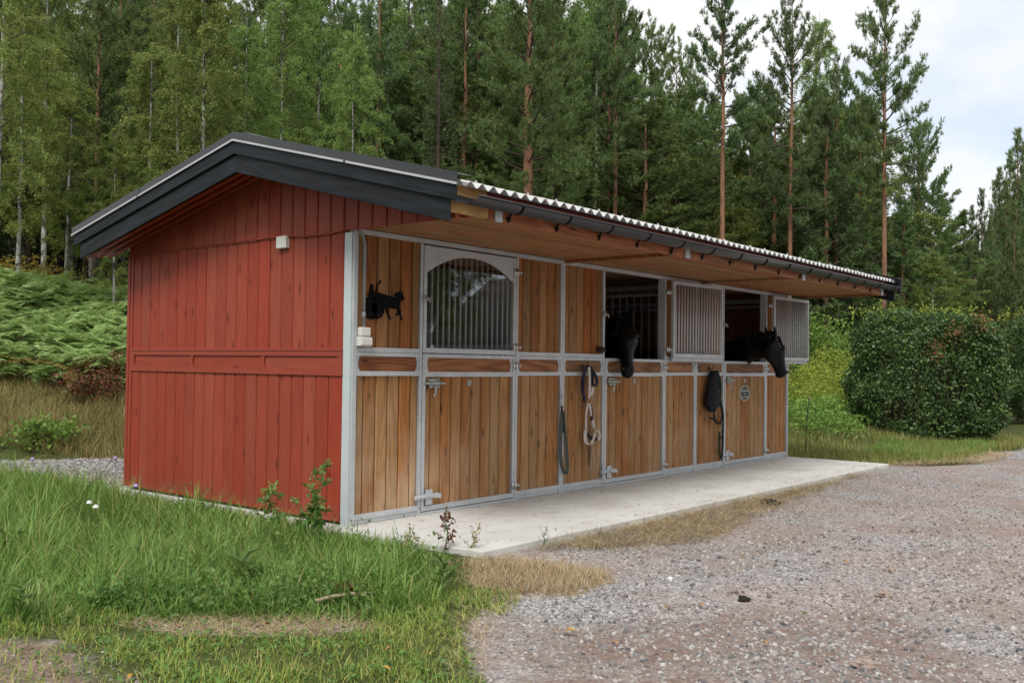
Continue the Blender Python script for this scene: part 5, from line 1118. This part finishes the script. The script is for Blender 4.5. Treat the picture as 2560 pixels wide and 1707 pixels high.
P = scatter(r, LG, 38000, dens); K = scatter(r, LG, 950, dens); k = np.repeat(np.arange(len(K)), 30); off = r.normal(0, 1, (len(k), 2))*r.uniform(.03, .085, len(K))[k][:, None]; Pc = np.column_stack([K[k, :2]+off, K[k, 2]])
Pa = np.concatenate([P, Pc]); n = len(Pa); n0 = len(P); big = np.concatenate([np.zeros(n0), np.repeat(r.uniform(.3, 1, len(K)), 30)])
tall = .13+.24*fbm(Pa[:, 0]+7, Pa[:, 1], .9)+.10*sstep(1.0, 3.0, Pa[:, 1])*sstep(-.2, -1.2, Pa[:, 0])-.05*sstep(-.8, -.3, Pa[:, 0])+.20*big; edge = sstep(0, .45, polysd(Pa[:, 0], Pa[:, 1], LG)); Ls = tall*(.45+.55*edge)*r.uniform(.5, 1.25, n)
az = fbm(Pa[:, 0], Pa[:, 1]+3, .8)*12+r.normal(0, .9, n); az[n0:] = np.arctan2(off[:, 1], off[:, 0])+r.normal(0, .5, len(k))
V, F = blades(r, Pa, Ls, r.uniform(.004, .0105, n), np.clip(r.beta(2.2, 2.2, n)+.14, .1, .97), 3, az); stuff('long_grass', V, F, m_gr, 'long lush green grass beside the red wall')
SG = [(-4.6, -1.2), (-3.3, -.62), (-2.6, -1.0), (-2.28, -1.45), (-1.85, -2.05), (-1.39, -2.25), (-.85, -1.95), (-.62, -2.35), (-.95, -2.6), (-1.4, -2.6), (-1.8, -2.95), (-2.1, -3.35), (-3.0, -4.3), (-5, -3.4)]
soilk = lambda p: np.where((polysd(p[:, 0], p[:, 1], SOIL)+.5*(fbm(p[:, 0], p[:, 1], 2.5)-.5) > 0) | (polysd(p[:, 0], p[:, 1], SOIL2)+.5*(fbm(p[:, 0], p[:, 1], 2.5)-.5) > 0), .22, 1)*np.where(fbm(p[:, 0]+3, p[:, 1], 2.4) > .34, 1, .3)
P = scatter(r, SG, 26000, soilk); n = len(P); V, F = blades(r, P, (.035+.10*fbm(P[:, 0], P[:, 1]+9, 1.6))*r.uniform(.5, 1.4, n), r.uniform(.003, .006, n), np.clip(r.beta(2, 2, n)+.1, .1, .95), 2); stuff('short_grass', V, F, m_gs, 'short trodden grass in the left foreground')
P = scatter(r, SG, 5200, lambda p: soilk(p)*np.where(fbm(p[:, 0]+11, p[:, 1]+4, 1.5) > .5, 1, .05)); P[:, 2] += r.uniform(.015, .05, len(P)); V, F = leaves_np(r, P, .026, .95, .1, 2.2); stuff('clover', V, F, m_herb, 'clover leaves among the short grass')
HB = [(-2.75, -.75), (-2.2, -1.35), (-1.75, -1.95), (-1.35, -1.95), (-1.2, -1.5), (-1.6, -.9), (-2.2, -.4)]
P = scatter(r, HB, 420); C = []
for p in P: hgt = r.uniform(.06, .22); C.append(p+np.column_stack([r.normal(0, .035, (11, 2)), np.linspace(.02, hgt, 11)]))
V, F = leaves_np(r, np.concatenate(C), .042, .6, .1, 1.4); stuff('leafy_herbs', V, F, m_herb, 'low leafy green herbs at the front edge of the long grass')
P = scatter(r, LG, 420, dens); C = []
for p in P: hgt = r.uniform(.1, .32); C.append(p+np.column_stack([r.normal(0, .03, (7, 2)), np.linspace(.05, hgt, 7)]))
V, F = leaves_np(r, np.concatenate(C), .042, .45, .15, 1.0); stuff('meadow_herbs', V, F, m_herb, 'leafy herbs growing through the long grass')
def flatblades(poly, n, l0, l1, name, m, label, keep=None, lift=.02, w=.0035):
    P = scatter(r, poly, n, keep); n = len(P); P[:, 2] += r.uniform(.004, lift, n); V, F = blades(r, P, r.uniform(l0, l1, n), r.uniform(.6, 1.2, n)*w, r.uniform(.93, .999, n), 2); return stuff(name, V, F, m, label)
sdk = lambda poly, s=.25: (lambda p: sstep(-.05, s, polysd(p[:, 0], p[:, 1], poly)+.25*(fbm(p[:, 0], p[:, 1], 3)-.5))*.95+.03)
grow = lambda poly, q: [(sum(p[0] for p in poly)/len(poly)*(1-q)+x*q, sum(p[1] for p in poly)/len(poly)*(1-q)+y*q) for x, y in poly]
P = scatter(r, DRY, 6500, sdk(DRY, .2)); n = len(P); V, F = blades(r, P, r.uniform(.05, .16, n), r.uniform(.0025, .0045, n), np.clip(r.beta(4, 1.5, n), .2, .98), 2); stuff('dry_grass', V, F, m_gd, 'dead yellow grass patch at the gravel edge')
flatblades(grow(STRAW, 1.02), 6500, .06, .34, 'straw_litter', m_str, 'loose straw and hay along the front of the slab', sdk(STRAW, .12), .035)
flatblades(grow(SOIL, 1.2), 2300, .05, .2, 'dead_stalks', m_gd, 'dead stalks lying on the bare soil', None, .02, .003)
flatblades(grow(SOIL2, 1.3), 700, .04, .14, 'dead_stalks', m_gd, 'dead stalks on the soil at the lower left', None, .02, .003)
EDGE = [(-.9, -1.95), (-.35, -1.45), (.1, -1.6), (-.1, -1.9), (-.55, -2.3), (-1.2, -2.7), (-1.9, -3.2), (-2.1, -3.1), (-1.3, -2.4)]
flatblades(EDGE, 1500, .04, .15, 'dead_stalks', m_gd, 'dead stalks between grass and gravel', None, .03, .003)
flatblades([(.3, -1.6), (9, -1.6), (7, -2.3), (3.4, -2.9), (1.6, -3.0), (.6, -2.3)], 1500, .04, .2, 'scattered_straw', m_str, 'thinly scattered straw spreading from the slab over the gravel', None, .015)
flatblades([(-.4, -4.8), (12, -4.8), (12, -1.8), (1.5, -2.2), (-.8, -2.9)], 700, .03, .12, 'scattered_straw', m_str, 'single straws scattered over the gravel', lambda p: near(p, 6, 1), .012)
P = np.column_stack([r.uniform(0, 9, 900), -.05-1.4*r.random(900)**2.2, np.full(900, .003)]); P = np.concatenate([P, np.column_stack([r.uniform(2, 8.5, 160), r.uniform(-1.56, -1.35, 160), np.full(160, .003)])]); n = len(P)
V, F = blades(r, P, r.uniform(.01, .09, n), r.uniform(.003, .010, n), r.uniform(.97, .999, n), 2); stuff('slab_litter', V, F, m_str, 'bits of straw and dirt blown over the concrete slab')
# slope and strip at the right
nearroad = lambda p: np.where(inpoly(p[:, 0], p[:, 1], RGRASS), 1., 0)
RG = [(9.2, -.1), (9.6, -1.2), (10.4, -1.7), (10.9, -2.05), (12.2, -2.0), (13.9, -1.9), (16.0, -2.2), (17.6, -2.2), (19, 0), (17, 4), (13, 8), (9.6, 5), (9.3, 3)]
P = scatter(r, RG, 26000, lambda p: .35+.65*(p[:, 1] < 1.5)); n = len(P); V, F = blades(r, P, (.07+.22*fbm(P[:, 0], P[:, 1], .8))*r.uniform(.5, 1.3, n), r.uniform(.006, .012, n), np.clip(r.beta(2.2, 2, n), .1, .95), 2); stuff('slope_grass', V, F, m_gb2, 'yellowing grass on the slope beyond the slab')
LGR = [(10.6, -1.7), (12.2, -1.9), (14.5, -1.9), (15.5, -1.2), (13.5, .1), (11.5, -.2)]
P = scatter(r, LGR, 9000, sdk(LGR, .5)); n = len(P); V, F = blades(r, P, (.12+.22*fbm(P[:, 0], P[:, 1], 1.2))*r.uniform(.5, 1.2, n), r.uniform(.006, .012, n), np.clip(r.beta(2.2, 2.2, n), .1, .95), 2); stuff('verge_grass', V, F, m_gr, 'greener grass verge in front of the hedge')
flatblades([(9.6, -1.3), (10.4, -1.85), (11.2, -2.35), (13.5, -2.3), (13.5, -1.9), (11, -1.9), (10.4, -1.5)], 2500, .08, .25, 'dry_verge', m_gd, 'dry yellow grass fringe between verge and gravel', None, .05, .006)
P = np.array([list(at(px, dp)[:2])+[0] for px, dp in zip(r.uniform(1965, 2150, 900), r.uniform(18.6, 24, 900))]); P[:, 2] = height(P[:, 0], P[:, 1]); C = []
for p in P: C.append(p+np.column_stack([r.normal(0, .09, (9, 2)), r.uniform(.03, .30, 9)]))
V, F = leaves_np(r, np.concatenate(C), .065, .6, .1, 1.2); stuff('slope_herbs', V, F, m_bush, 'low green plants on the slope by the hedge')
# bank at the left
P = np.array([list(at(px, dp)[:2])+[0] for px, dp in zip(r.uniform(-330, 345, 26000), 14.4+4.6*r.random(26000)**.9)]); P[:, 2] = height(P[:, 0], P[:, 1])-.02; n = len(P)
V, F = blades(r, P, (.15+.40*fbm(P[:, 0], P[:, 1], .9))*r.uniform(.5, 1.2, n), r.uniform(.005, .011, n), np.clip(r.beta(2.6, 1.8, n), .15, .97), 2); stuff('bank_grass', V, F, m_gb, 'long brownish grass on the bank below the ferns')
def frond_proto(r, n=15):
    V = []; F = []; s = np.linspace(.14, 1, n)
    path = lambda q: np.array([.92*q, 0, .62*q-.52*q*q])
    for q in s:
        l = .34*(1.02-q)**.75*min(1, (q+.05)*3); c = path(q); t = unit(path(q+.01)-path(q))
        for sg in (-1, 1):
            d = unit(np.array([.38, sg*1., 0])*1.0+np.array([0, 0, r.normal(-.12, .10)])); b = len(V); w = t*.052*(1.05-q*.5)
            V += [c, c+d*l*.45+w*.6, c+d*l+np.array([0, 0, -.05*l]), c+d*l*.45-w*.6]; F += [[b, b+1, b+2], [b, b+2, b+3]]
    for q0, q1 in zip(np.linspace(0, .9, 5), np.linspace(.2, 1, 5)):
        b = len(V); a, c = path(q0), path(q1); w = np.array([0, .006, 0]); V += [a-w, a+w, c+w, c-w]; F += [[b, b+1, b+2], [b, b+2, b+3]]
    return np.array(V), np.array(F)
def instance(Vp, Fp, P, rz, tilt, sc):
    n = len(P); c, s = np.cos(rz), np.sin(rz); ct, st_ = np.cos(tilt), np.sin(tilt); x, y, z = Vp.T
    X = x[None]*ct[:, None]-z[None]*st_[:, None]; Z = x[None]*st_[:, None]+z[None]*ct[:, None]; Yv = np.broadcast_to(y, X.shape)
    V = np.stack([X*c[:, None]-Yv*s[:, None], X*s[:, None]+Yv*c[:, None], Z], -1)*sc[:, None, None]+P[:, None]; return V.reshape(-1, 3), (np.arange(n)[:, None, None]*len(Vp)+Fp[None]).reshape(-1, 3)
def fern_field(px0, px1, d0, d1, npl, nf, label, m, name, sc=(.6, 1.05), seed=1, stuff_=True):
    r = np.random.default_rng(seed); Ps = np.array([list(at(px, dp)[:2])+[0] for px, dp in zip(r.uniform(px0, px1, npl), r.uniform(d0, d1, npl))]); Ps[:, 2] = height(Ps[:, 0], Ps[:, 1])+r.uniform(.15, .70, npl)
    Vs = []; Fs = []; b = 0
    for k in range(3):
        Vp, Fp = frond_proto(r); sub = Ps[k::3]; P = np.repeat(sub, nf, 0); n = len(P); V, F = instance(Vp, Fp, P+r.normal(0, .04, P.shape), r.uniform(0, 6.28, n), r.normal(-.05, .22, n), r.uniform(*sc, n)); Vs.append(V); Fs.append(F+b); b += len(V)
    return np.concatenate(Vs), np.concatenate(Fs), Ps
V, F, Ps = fern_field(-330, 350, 16.9, 24.5, 1000, 6, '', m_fern, '', (.34, .64)); stuff('bracken', V, F, m_fern, 'pale green bracken ferns covering the bank')
for px, dp, sd_, lab in ((185, 16.8, 3, 'yellowing fern at the lower edge of the bracken'), (235, 19.4, 4, 'small orange fern high in the bracken near the red wall'), (60, 17.2, 5, 'brownish fern at the lower left of the bracken')):
    p = at(px, dp); rr = np.random.default_rng(sd_); Vp, Fp = frond_proto(rr); n = 5; P0 = np.tile([0, 0, .45], (n, 1)); V, F = instance(Vp, Fp, P0, rr.uniform(0, 6.28, n), rr.normal(0, .2, n), rr.uniform(.5, .8, n) if sd_ != 4 else rr.uniform(.3, .45, n))
    root = empty('fern', (p[0], p[1], hz1(p[0], p[1]))); tag(root, lab, 'fern'); tag(mobj('fronds', nmesh('fronds', V, F, m_fernb), root), kind='stuff'); MB().tube([(0, 0, -.05), (.01, 0, .46)], .008, 5).obj('stem', m_twig, root)
# ---- gravel stones: angular pieces scattered by geometry nodes
def stone_mat():
    m, t, b = mat('gravel_stones', .8, 0, .25); oi = N(t, 'ShaderNodeObjectInfo'); pos = N(t, 'ShaderNodeNewGeometry').outputs['Position']
    grey = ramp(t, oi.outputs['Random'], [(0, (.09, .093, .10)), (.35, (.23, .222, .22)), (.7, (.35, .325, .315)), (1, (.48, .465, .455))])
    pink = ramp(t, oi.outputs['Random'], [(0, (.125, .10, .093)), (.4, (.27, .215, .20)), (.8, (.375, .32, .30)), (1, (.48, .44, .42))])
    c = mixc(t, sstepn(t, tex(t, pos, .55, 4, .6), .38, .62), grey, pink); c = mixc(t, .35, c, ramp(t, tex(t, pos, 300, 2), [(.3, (.35, .35, .35)), (.7, (.65, .65, .65))]), 'OVERLAY')
    t.links.new(c, b.inputs['Base Color']); return m
def stones(name, P, size, label, seed):
    r = np.random.default_rng(seed); n = len(P); me = bpy.data.meshes.new(name); me.vertices.add(n); me.vertices.foreach_set('co', P.astype(np.float32).ravel())
    sc = (size[0]*(size[1]/size[0])**(r.random(n)**1.6))[:, None]*r.uniform(.65, 1.2, (n, 3))*np.array([1, 1, .72]); ro = r.uniform(0, 6.28, (n, 3))
    for nm, arr in (('sc', sc), ('ro', ro)): a = me.attributes.new(nm, 'FLOAT_VECTOR', 'POINT'); a.data.foreach_set('vector', arr.astype(np.float32).ravel())
    g = bpy.data.node_groups.new(name, 'GeometryNodeTree'); g.interface.new_socket('Geometry', in_out='INPUT', socket_type='NodeSocketGeometry'); g.interface.new_socket('Geometry', in_out='OUTPUT', socket_type='NodeSocketGeometry')
    i_, o_ = g.nodes.new('NodeGroupInput'), g.nodes.new('NodeGroupOutput'); ip = g.nodes.new('GeometryNodeInstanceOnPoints'); ico = g.nodes.new('GeometryNodeMeshIcoSphere'); ico.inputs['Subdivisions'].default_value = 1; ico.inputs['Radius'].default_value = 1.0
    sm = g.nodes.new('GeometryNodeSetMaterial'); sm.inputs['Material'].default_value = m_stone
    def na(nm): a = g.nodes.new('GeometryNodeInputNamedAttribute'); a.data_type = 'FLOAT_VECTOR'; a.inputs['Name'].default_value = nm; return a.outputs['Attribute']
    k = g.links.new; k(i_.outputs[0], ip.inputs['Points']); k(ico.outputs['Mesh'], sm.inputs['Geometry']); k(sm.outputs[0], ip.inputs['Instance']); k(na('sc'), ip.inputs['Scale'])
    k(na('ro'), ip.inputs['Rotation']); k(ip.outputs[0], o_.inputs[0])
    me.materials.append(m_stone); o = mobj(name, me); md = o.modifiers.new('scatter', 'NODES'); md.node_group = g; return tag(o, label, None, None, 'stuff')
m_stone = stone_mat()
GRV = [(.15, -1.75), (9.0, -1.7), (10.6, -2.4), (14, -2.3), (15, -6), (4, -8), (-.5, -6.2), (-2.6, -4.3), (-1.6, -2.9), (-.7, -2.5), (.3, -2.6)]
cover = lambda p: 1-.85*np.maximum(sstep(-.1, .15, polysd(p[:, 0], p[:, 1], DRY)), .7*sstep(0, .2, polysd(p[:, 0], p[:, 1], STRAW)))
sandy = lambda p: (1-.55*sstep(-.3, .3, polysd(p[:, 0], p[:, 1], SAND)))*np.where(fbm(p[:, 0]+5, p[:, 1]+2, .9) > .45, 1, .45)
P = scatter(r, GRV, 70000, lambda p: near(p, 5.0, 1.5)*cover(p)*sandy(p)); stones('gravel', P+np.array([0, 0, .008]), (.0055, .018), 'loose grey and pinkish crushed stone on the yard', 1)
P = scatter(r, [(-2.3, -4.3), (-1.0, -2.8), (1.5, -2.4), (4, -3.2), (3, -6), (-.5, -6)], 1700); stones('gravel', P+np.array([0, 0, .010]), (.012, .027), 'larger loose stones lying on top of the finer gravel', 5)
P = scatter(r, [(-2.6, -4.3), (-1.9, -3.0), (-.7, -2.5), (.3, -2.6), (.4, -1.9), (-.6, -2.2), (-1.6, -2.7)], 1400); stones('gravel', P+np.array([0, 0, .006]), (.006, .018), 'loose stones where grass meets the yard', 2)
P = scatter(r, [(.3, 7.8), (.35, 4.4), (2.6, 4.4), (3, 7.7), (1.5, 7.9)], 7000); stones('gravel', P+np.array([0, 0, .012]), (.012, .03), 'grey gravel strip behind the stable', 3)
P = np.concatenate([scatter(r, SOIL2, 300), scatter(r, SOIL, 260)]); stones('gravel', P+np.array([0, 0, .004]), (.005, .02), 'small stones in the bare soil', 4)

# ---- single things on the ground
def leaf_shape(l, w):
    V = []; F = []; n = 8
    for i in range(n+1):
        q = i/n; ww = w*math.sin(math.pi*min(1, q*.97+.02))**.8*.5; V += [(q*l, -ww, .010*math.sin(q*3)+ww*.25), (q*l, 0, .006*math.sin(q*3)), (q*l, ww, .010*math.sin(q*3+.5)+ww*.35)]
    for i in range(n): F += [(3*i, 3*i+1, 3*i+4, 3*i+3), (3*i+1, 3*i+2, 3*i+5, 3*i+4)]
    return V, F
m_fl = plain('fallen_yellow_leaf', (.42, .25, .05), .6, 0, .2, 30); m_fo = plain('fallen_orange_leaf', (.34, .19, .09), .6, 0, .2, 30); m_flg = plain('fallen_green_leaf', (.25, .32, .10), .6, 0, .2, 30)
lm = {k: MB().add(*leaf_shape(.046, .032)).mesh('fallen_leaf', m) for k, m in (('y', m_fl), ('o', m_fo), ('g', m_flg))}
def on_ground(dx, dy, z=-.1):
    d = CF+CR*((dx*1.0884-1280)/FOC)-CU*((dy*1.0884-853.5)/FOC); t = (z-CAM[2])/d[2]; return CAM+d*t
for dx, dy, k, lab in ((1700, 1275, 'y', 'yellow leaf on the gravel below the middle of the slab edge'), (1405, 1480, 'o', 'orange leaf on the gravel at the bottom centre'), (1300, 1452, 'y', 'long yellow leaf lying flat near the bottom centre'), (1268, 1447, 'o', 'reddish leaf beside the long yellow leaf'),
        (2005, 1152, 'y', 'yellow leaf far back on the gravel'), (1855, 1408, 'g', 'pale green leaf on the gravel at the right'), (1605, 1385, 'o', 'orange leaf left of the dark tuft pair on the gravel'), (1525, 1395, 'y', 'small yellow leaf next to an orange leaf on grey stones'), (1035, 1195+60, 'y', 'yellow leaf on the edge of the slab'),
        (2210, 1110, 'y', 'yellow leaf near the right verge'), (1495, 1212, 'y', 'yellow leaf close to the straw'), (1000, 1505, 'y', 'yellow leaf at the edge of grass and gravel'), (620, 1440, 'o', 'orange leaf on the bare soil'), (310, 1555, 'y', 'yellow leaf in the short grass at the bottom left'), (895, 1540, 'y', 'yellow leaf at the bottom edge, in clover'), (1195, 1360, 'o', 'orange leaf near the tip of the dry patch'), (1750, 1480, 'o', 'orange leaf low on the right gravel'), (1935, 1290, 'o', 'orange leaf on pale gravel to the right'), (885, 1555-60, 'o', 'brown leaf by the lower lawn edge')):
    p = on_ground(dx, dy, -.08); o = mobj('fallen_leaf', lm[k], None, (p[0], p[1], hz1(p[0], p[1])+.022)); o.rotation_euler = (random.uniform(-.3, .3), random.uniform(-.3, .2), random.uniform(0, 6.28)); s = random.uniform(.75, 1.25); o.scale = (s, s*random.uniform(.6, 1), s); tag(o, lab, 'leaf', 'fallen leaves')
def clod(dx, dy, s, m, label, cat, name, seed, fl=.55):
    r = random.Random(seed); p = on_ground(dx, dy, -.08); V = []; F = []; n, k = 12, 7
    for i in range(k):
        a = math.pi*i/(k-1)
        for j in range(n): b = 2*math.pi*j/n; q = s*(1+.35*math.sin(3*b+seed+2*a)*math.sin(a)+r.uniform(-.16, .16)); V.append((q*math.sin(a)*math.cos(b), q*math.sin(a)*math.sin(b), q*fl*math.cos(a)+s*fl*.55))
    for i in range(k-1):
        for j in range(n): j2 = (j+1) % n; F.append((i*n+j, (i+1)*n+j, (i+1)*n+j2, i*n+j2))
    o = MB().add(V, F).obj(name, m, None, (p[0], p[1], hz1(p[0], p[1]))); return tag(o, label, cat)
m_dung = plain('dark_droppings', (.028, .024, .018), .9, 0, .4, 60, .2, .5); m_clay = plain('pale_clod', (.33, .26, .22), .9, 0, .25, 50, .2, .5); m_wht = plain('white_pebble', (.68, .67, .64), .7, 0, .1, 20)
clod(1768, 1160, .09, m_dung, 'dark horse dropping on the straw edge', 'dropping', 'dung_heap', 1, .35); clod(1708, 1370, .035, m_dung, 'small dark tuft of droppings on the middle gravel', 'dropping', 'dung_heap', 2, .6)
clod(2028, 1362, .05, m_clay, 'brown clod of earth on the right gravel', 'clod', 'earth_clod', 3); clod(1985, 1528, .055, m_clay, 'pale clod of earth near the lower right', 'clod', 'earth_clod', 4); clod(1540, 1322, .022, m_wht, 'white pebble on the gravel past the dry patch', 'stone', 'pebble', 5, .8); clod(1560, 1168, .06, m_dung, 'brown tuft of old hay on the slab edge', 'tuft', 'hay_tuft', 6, .5); clod(1888, 1185-95, .03, m_dung, 'small brown lump far out on the slab', 'dropping', 'dung_heap', 7, .5)
m_stick = plain('dead_stick', (.38, .30, .21), .8, 0, .2, 25)
def stick(dx, dy, l, az, label, rad=.008, lift=.02):
    p = on_ground(dx, dy, -.08); o = MB().tube([(-l/2, 0, 0), (-l/6, .01, .01), (l/5, -.008, .012), (l/2, .004, .0)], [rad, rad*1.1, rad, rad*.6], 7).obj('stick', m_stick, None, (p[0], p[1], hz1(p[0], p[1])+lift), True); o.rotation_euler = (0, 0, az); return tag(o, label, 'stick')
stick(792, 1403, .36, -.3, 'pale stick poking out of the long grass', .011, .10); stick(2045, 1305, .16, .5, 'short pale stick on the right gravel'); stick(1845, 1175, .12, 2.5, 'thin twig on the gravel near the slab', .004)
# marker stake with a pale knob beyond the slab
p = on_ground(1850, 1042, -.06); sk_ = empty('marker_stake', (p[0], p[1], hz1(p[0], p[1]))); tag(sk_, 'thin dark stake with a pale knob in the grass past the slab', 'stake')
MB().tube([(0, 0, -.05), (.03, .0, .45), (.095, -.02, .97)], .0075, 6).obj('rod', m_gutter, sk_, smooth=True); MB().add(*loft([((.097, -.02, .965+.045*i/6), (.028*math.sin(math.pi*(i+.35)/6.7), 0, 0), (0, .028*math.sin(math.pi*(i+.35)/6.7), 0)) for i in range(7)], 10)).obj('knob', plain('pale_knob', (.55, .42, .36), .6), sk_, smooth=True)
# weeds that stand out
def weed(x, y, h, seed, label, lean=(0, 0), m=m_herb, size=.075, nl=40, tip=True, name='tall_weed'):
    r = np.random.default_rng(seed); root = empty(name, (x, y, hz1(x, y)-.02)); tag(root, label, 'weed'); paths = []; C = []
    main = np.column_stack([lean[0]*np.linspace(0, 1, 8)**1.5+r.normal(0, .006, 8), lean[1]*np.linspace(0, 1, 8)**1.5+r.normal(0, .006, 8), np.linspace(0, h, 8)]); paths.append(main); rad = [np.linspace(.006, .002, 8)]
    for i in range(9):
        q = .25+.7*i/9; a = along(main, np.array([q]))[0]; az = i*2.4; l = h*.28*(1.05-q)+.03; e = a+np.array([math.cos(az)*l*.8, math.sin(az)*l*.8, l*.75]); P = np.array([a, (a+e)/2+[0, 0, -.01], e]); paths.append(P); rad.append(np.array([.003, .002, .001])); C.append(along(P, r.uniform(.3, 1, nl//9+2)))
    C.append(along(main, r.uniform(.15, 1, nl//3))); C = np.concatenate(C)+r.normal(0, .008, (sum(map(len, C)), 3)); V, F = leaves_np(r, C, size, .5, .25, .8); tag(mobj('leaves', nmesh('leaves', V, F, m), root), kind='stuff')
    V, F = tubes_np(paths, rad, 5); tag(mobj('stem', nmesh('stem', V, F, m_herb, True), root), kind='stuff')
    if tip: 
        e = np.concatenate([p[-1:]+r.normal(0, .012, (26, 3)) for p in paths]); V, F = leaves_np(r, e, .018, .8, 0, 0); tag(mobj('seed_heads', nmesh('seed_heads', V, F, m_gb2), root), kind='stuff')
    return root
weed(-.56, .34, .46, 1, 'tall seeding weed in front of the red wall, the left one'); weed(-.44, .02, .66, 2, 'tallest seeding weed leaning towards the grey corner post', (.10, -.14)); weed(-.50, -.12, .38, 3, 'bushy weed at the foot of the tallest one', (.02, -.05), size=.085, nl=70); weed(-.60, .18, .24, 4, 'low leafy weed between the two tall weeds', size=.085, nl=60, tip=False)
m_dd = foliage('dried_weed', [(.10, .035, .02), (.15, .06, .03), (.20, .10, .05)], .8, .1, 0)
weed(-.13, -1.26, .36, 5, 'dried reddish brown dock standing at the slab corner', (.01, .02), m_dd, .035, 90, False, 'dried_dock'); weed(-.02, -1.40, .26, 6, 'thin dead weed with curled leaves beside the dried dock', (.05, -.05), m_gd, .035, 22, False, 'dried_weed'); weed(-.33, -1.06, .22, 7, 'small brown seed stalk in the grass before the slab', (0, 0), m_gd, .03, 60, False, 'dried_weed'); weed(.62, -1.62, .17, 8, 'bare dark twiggy weed at the front edge of the slab', (.02, 0), m_dd, .012, 16, False, 'dried_weed'); weed(-1.62, -1.72, .16, 9, 'rusty brown withered plant on the bare soil', (.05, -.08), m_dd, .05, 70, False, 'dried_weed')
m_dock = foliage('dock_leaves', [(.09, .16, .04), (.13, .20, .055)], .45, .3, 0)
def dock(x, y, seed, label, s=1.0):
    r = random.Random(seed); root = empty('dock_plant', (x, y, hz1(x, y))); tag(root, label, 'plant')
    for i in range(11):
        V, F = leaf_shape(.26*s*r.uniform(.7, 1.2), .085*s); V = [(a, b+.008*math.sin(a*60), c+a*a*-.9+a*.55) for a, b, c in V]; o = MB().add(V, F).obj('leaf', m_dock, root, (0, 0, .06+.016*i), True); o.rotation_euler = (r.uniform(-.2, .2), r.uniform(-.35, .25), i*2.4)
    MB().tube([(0, 0, -.02), (0, 0, .18*s)], .006, 5).obj('stem', m_herb, root)
dock(-1.80, -1.05, 1, 'broad leaved dock in the middle of the long grass', .62); dock(-1.02, -2.06, 2, 'broad leaved dock at the front right edge of the long grass', .5); dock(-3.02, -.72, 3, 'young dock on the bare soil at the lower left', .42); dock(-2.4, .9, 4, 'pale dock leaves in the grass at the left', .6)
# white and lilac flowers
m_wf = plain('white_petals', (.75, .75, .72), .6, 0, .05, 9); m_lf = plain('lilac_petals', (.42, .30, .58), .6, 0, .1, 9)
def flower(x, y, h, m, label, s=.022):
    root = empty('flower', (x, y, hz1(x, y))); tag(root, label, 'flower'); MB().tube([(0, 0, 0), (.01, .005, h*.6), (.0, .0, h)], .0025, 5).obj('stem', m_herb, root); V, F = loft([((0, 0, h-s*.3), (s*.4, 0, 0), (0, s*.4, 0)), ((0, 0, h+s*.2), (s, 0, 0), (0, s, 0)), ((0, 0, h+s*.8), (s*.75, 0, 0), (0, s*.75, 0)), ((0, 0, h+s*1.1), (s*.2, 0, 0), (0, s*.2, 0))], 9); MB().add(V, F).obj('petals', m, root)
for dx, dy, m, h, lab in ((220, 1165, m_wf, .34, 'white flower head in the long grass at the left'), (205, 1158, m_wf, .30, 'smaller white flower beside the white flower head'), (265, 1062, m_lf, .42, 'lilac flower in front of the grey gravel strip'), (75, 1055, m_lf, .40, 'lilac flower at the far left above the grass'), (312, 1118, m_lf, .38, 'lilac flower at the foot of the red corner')):
    p = on_ground(dx, dy, -.1+h); flower(p[0], p[1], h, m, lab, .024)
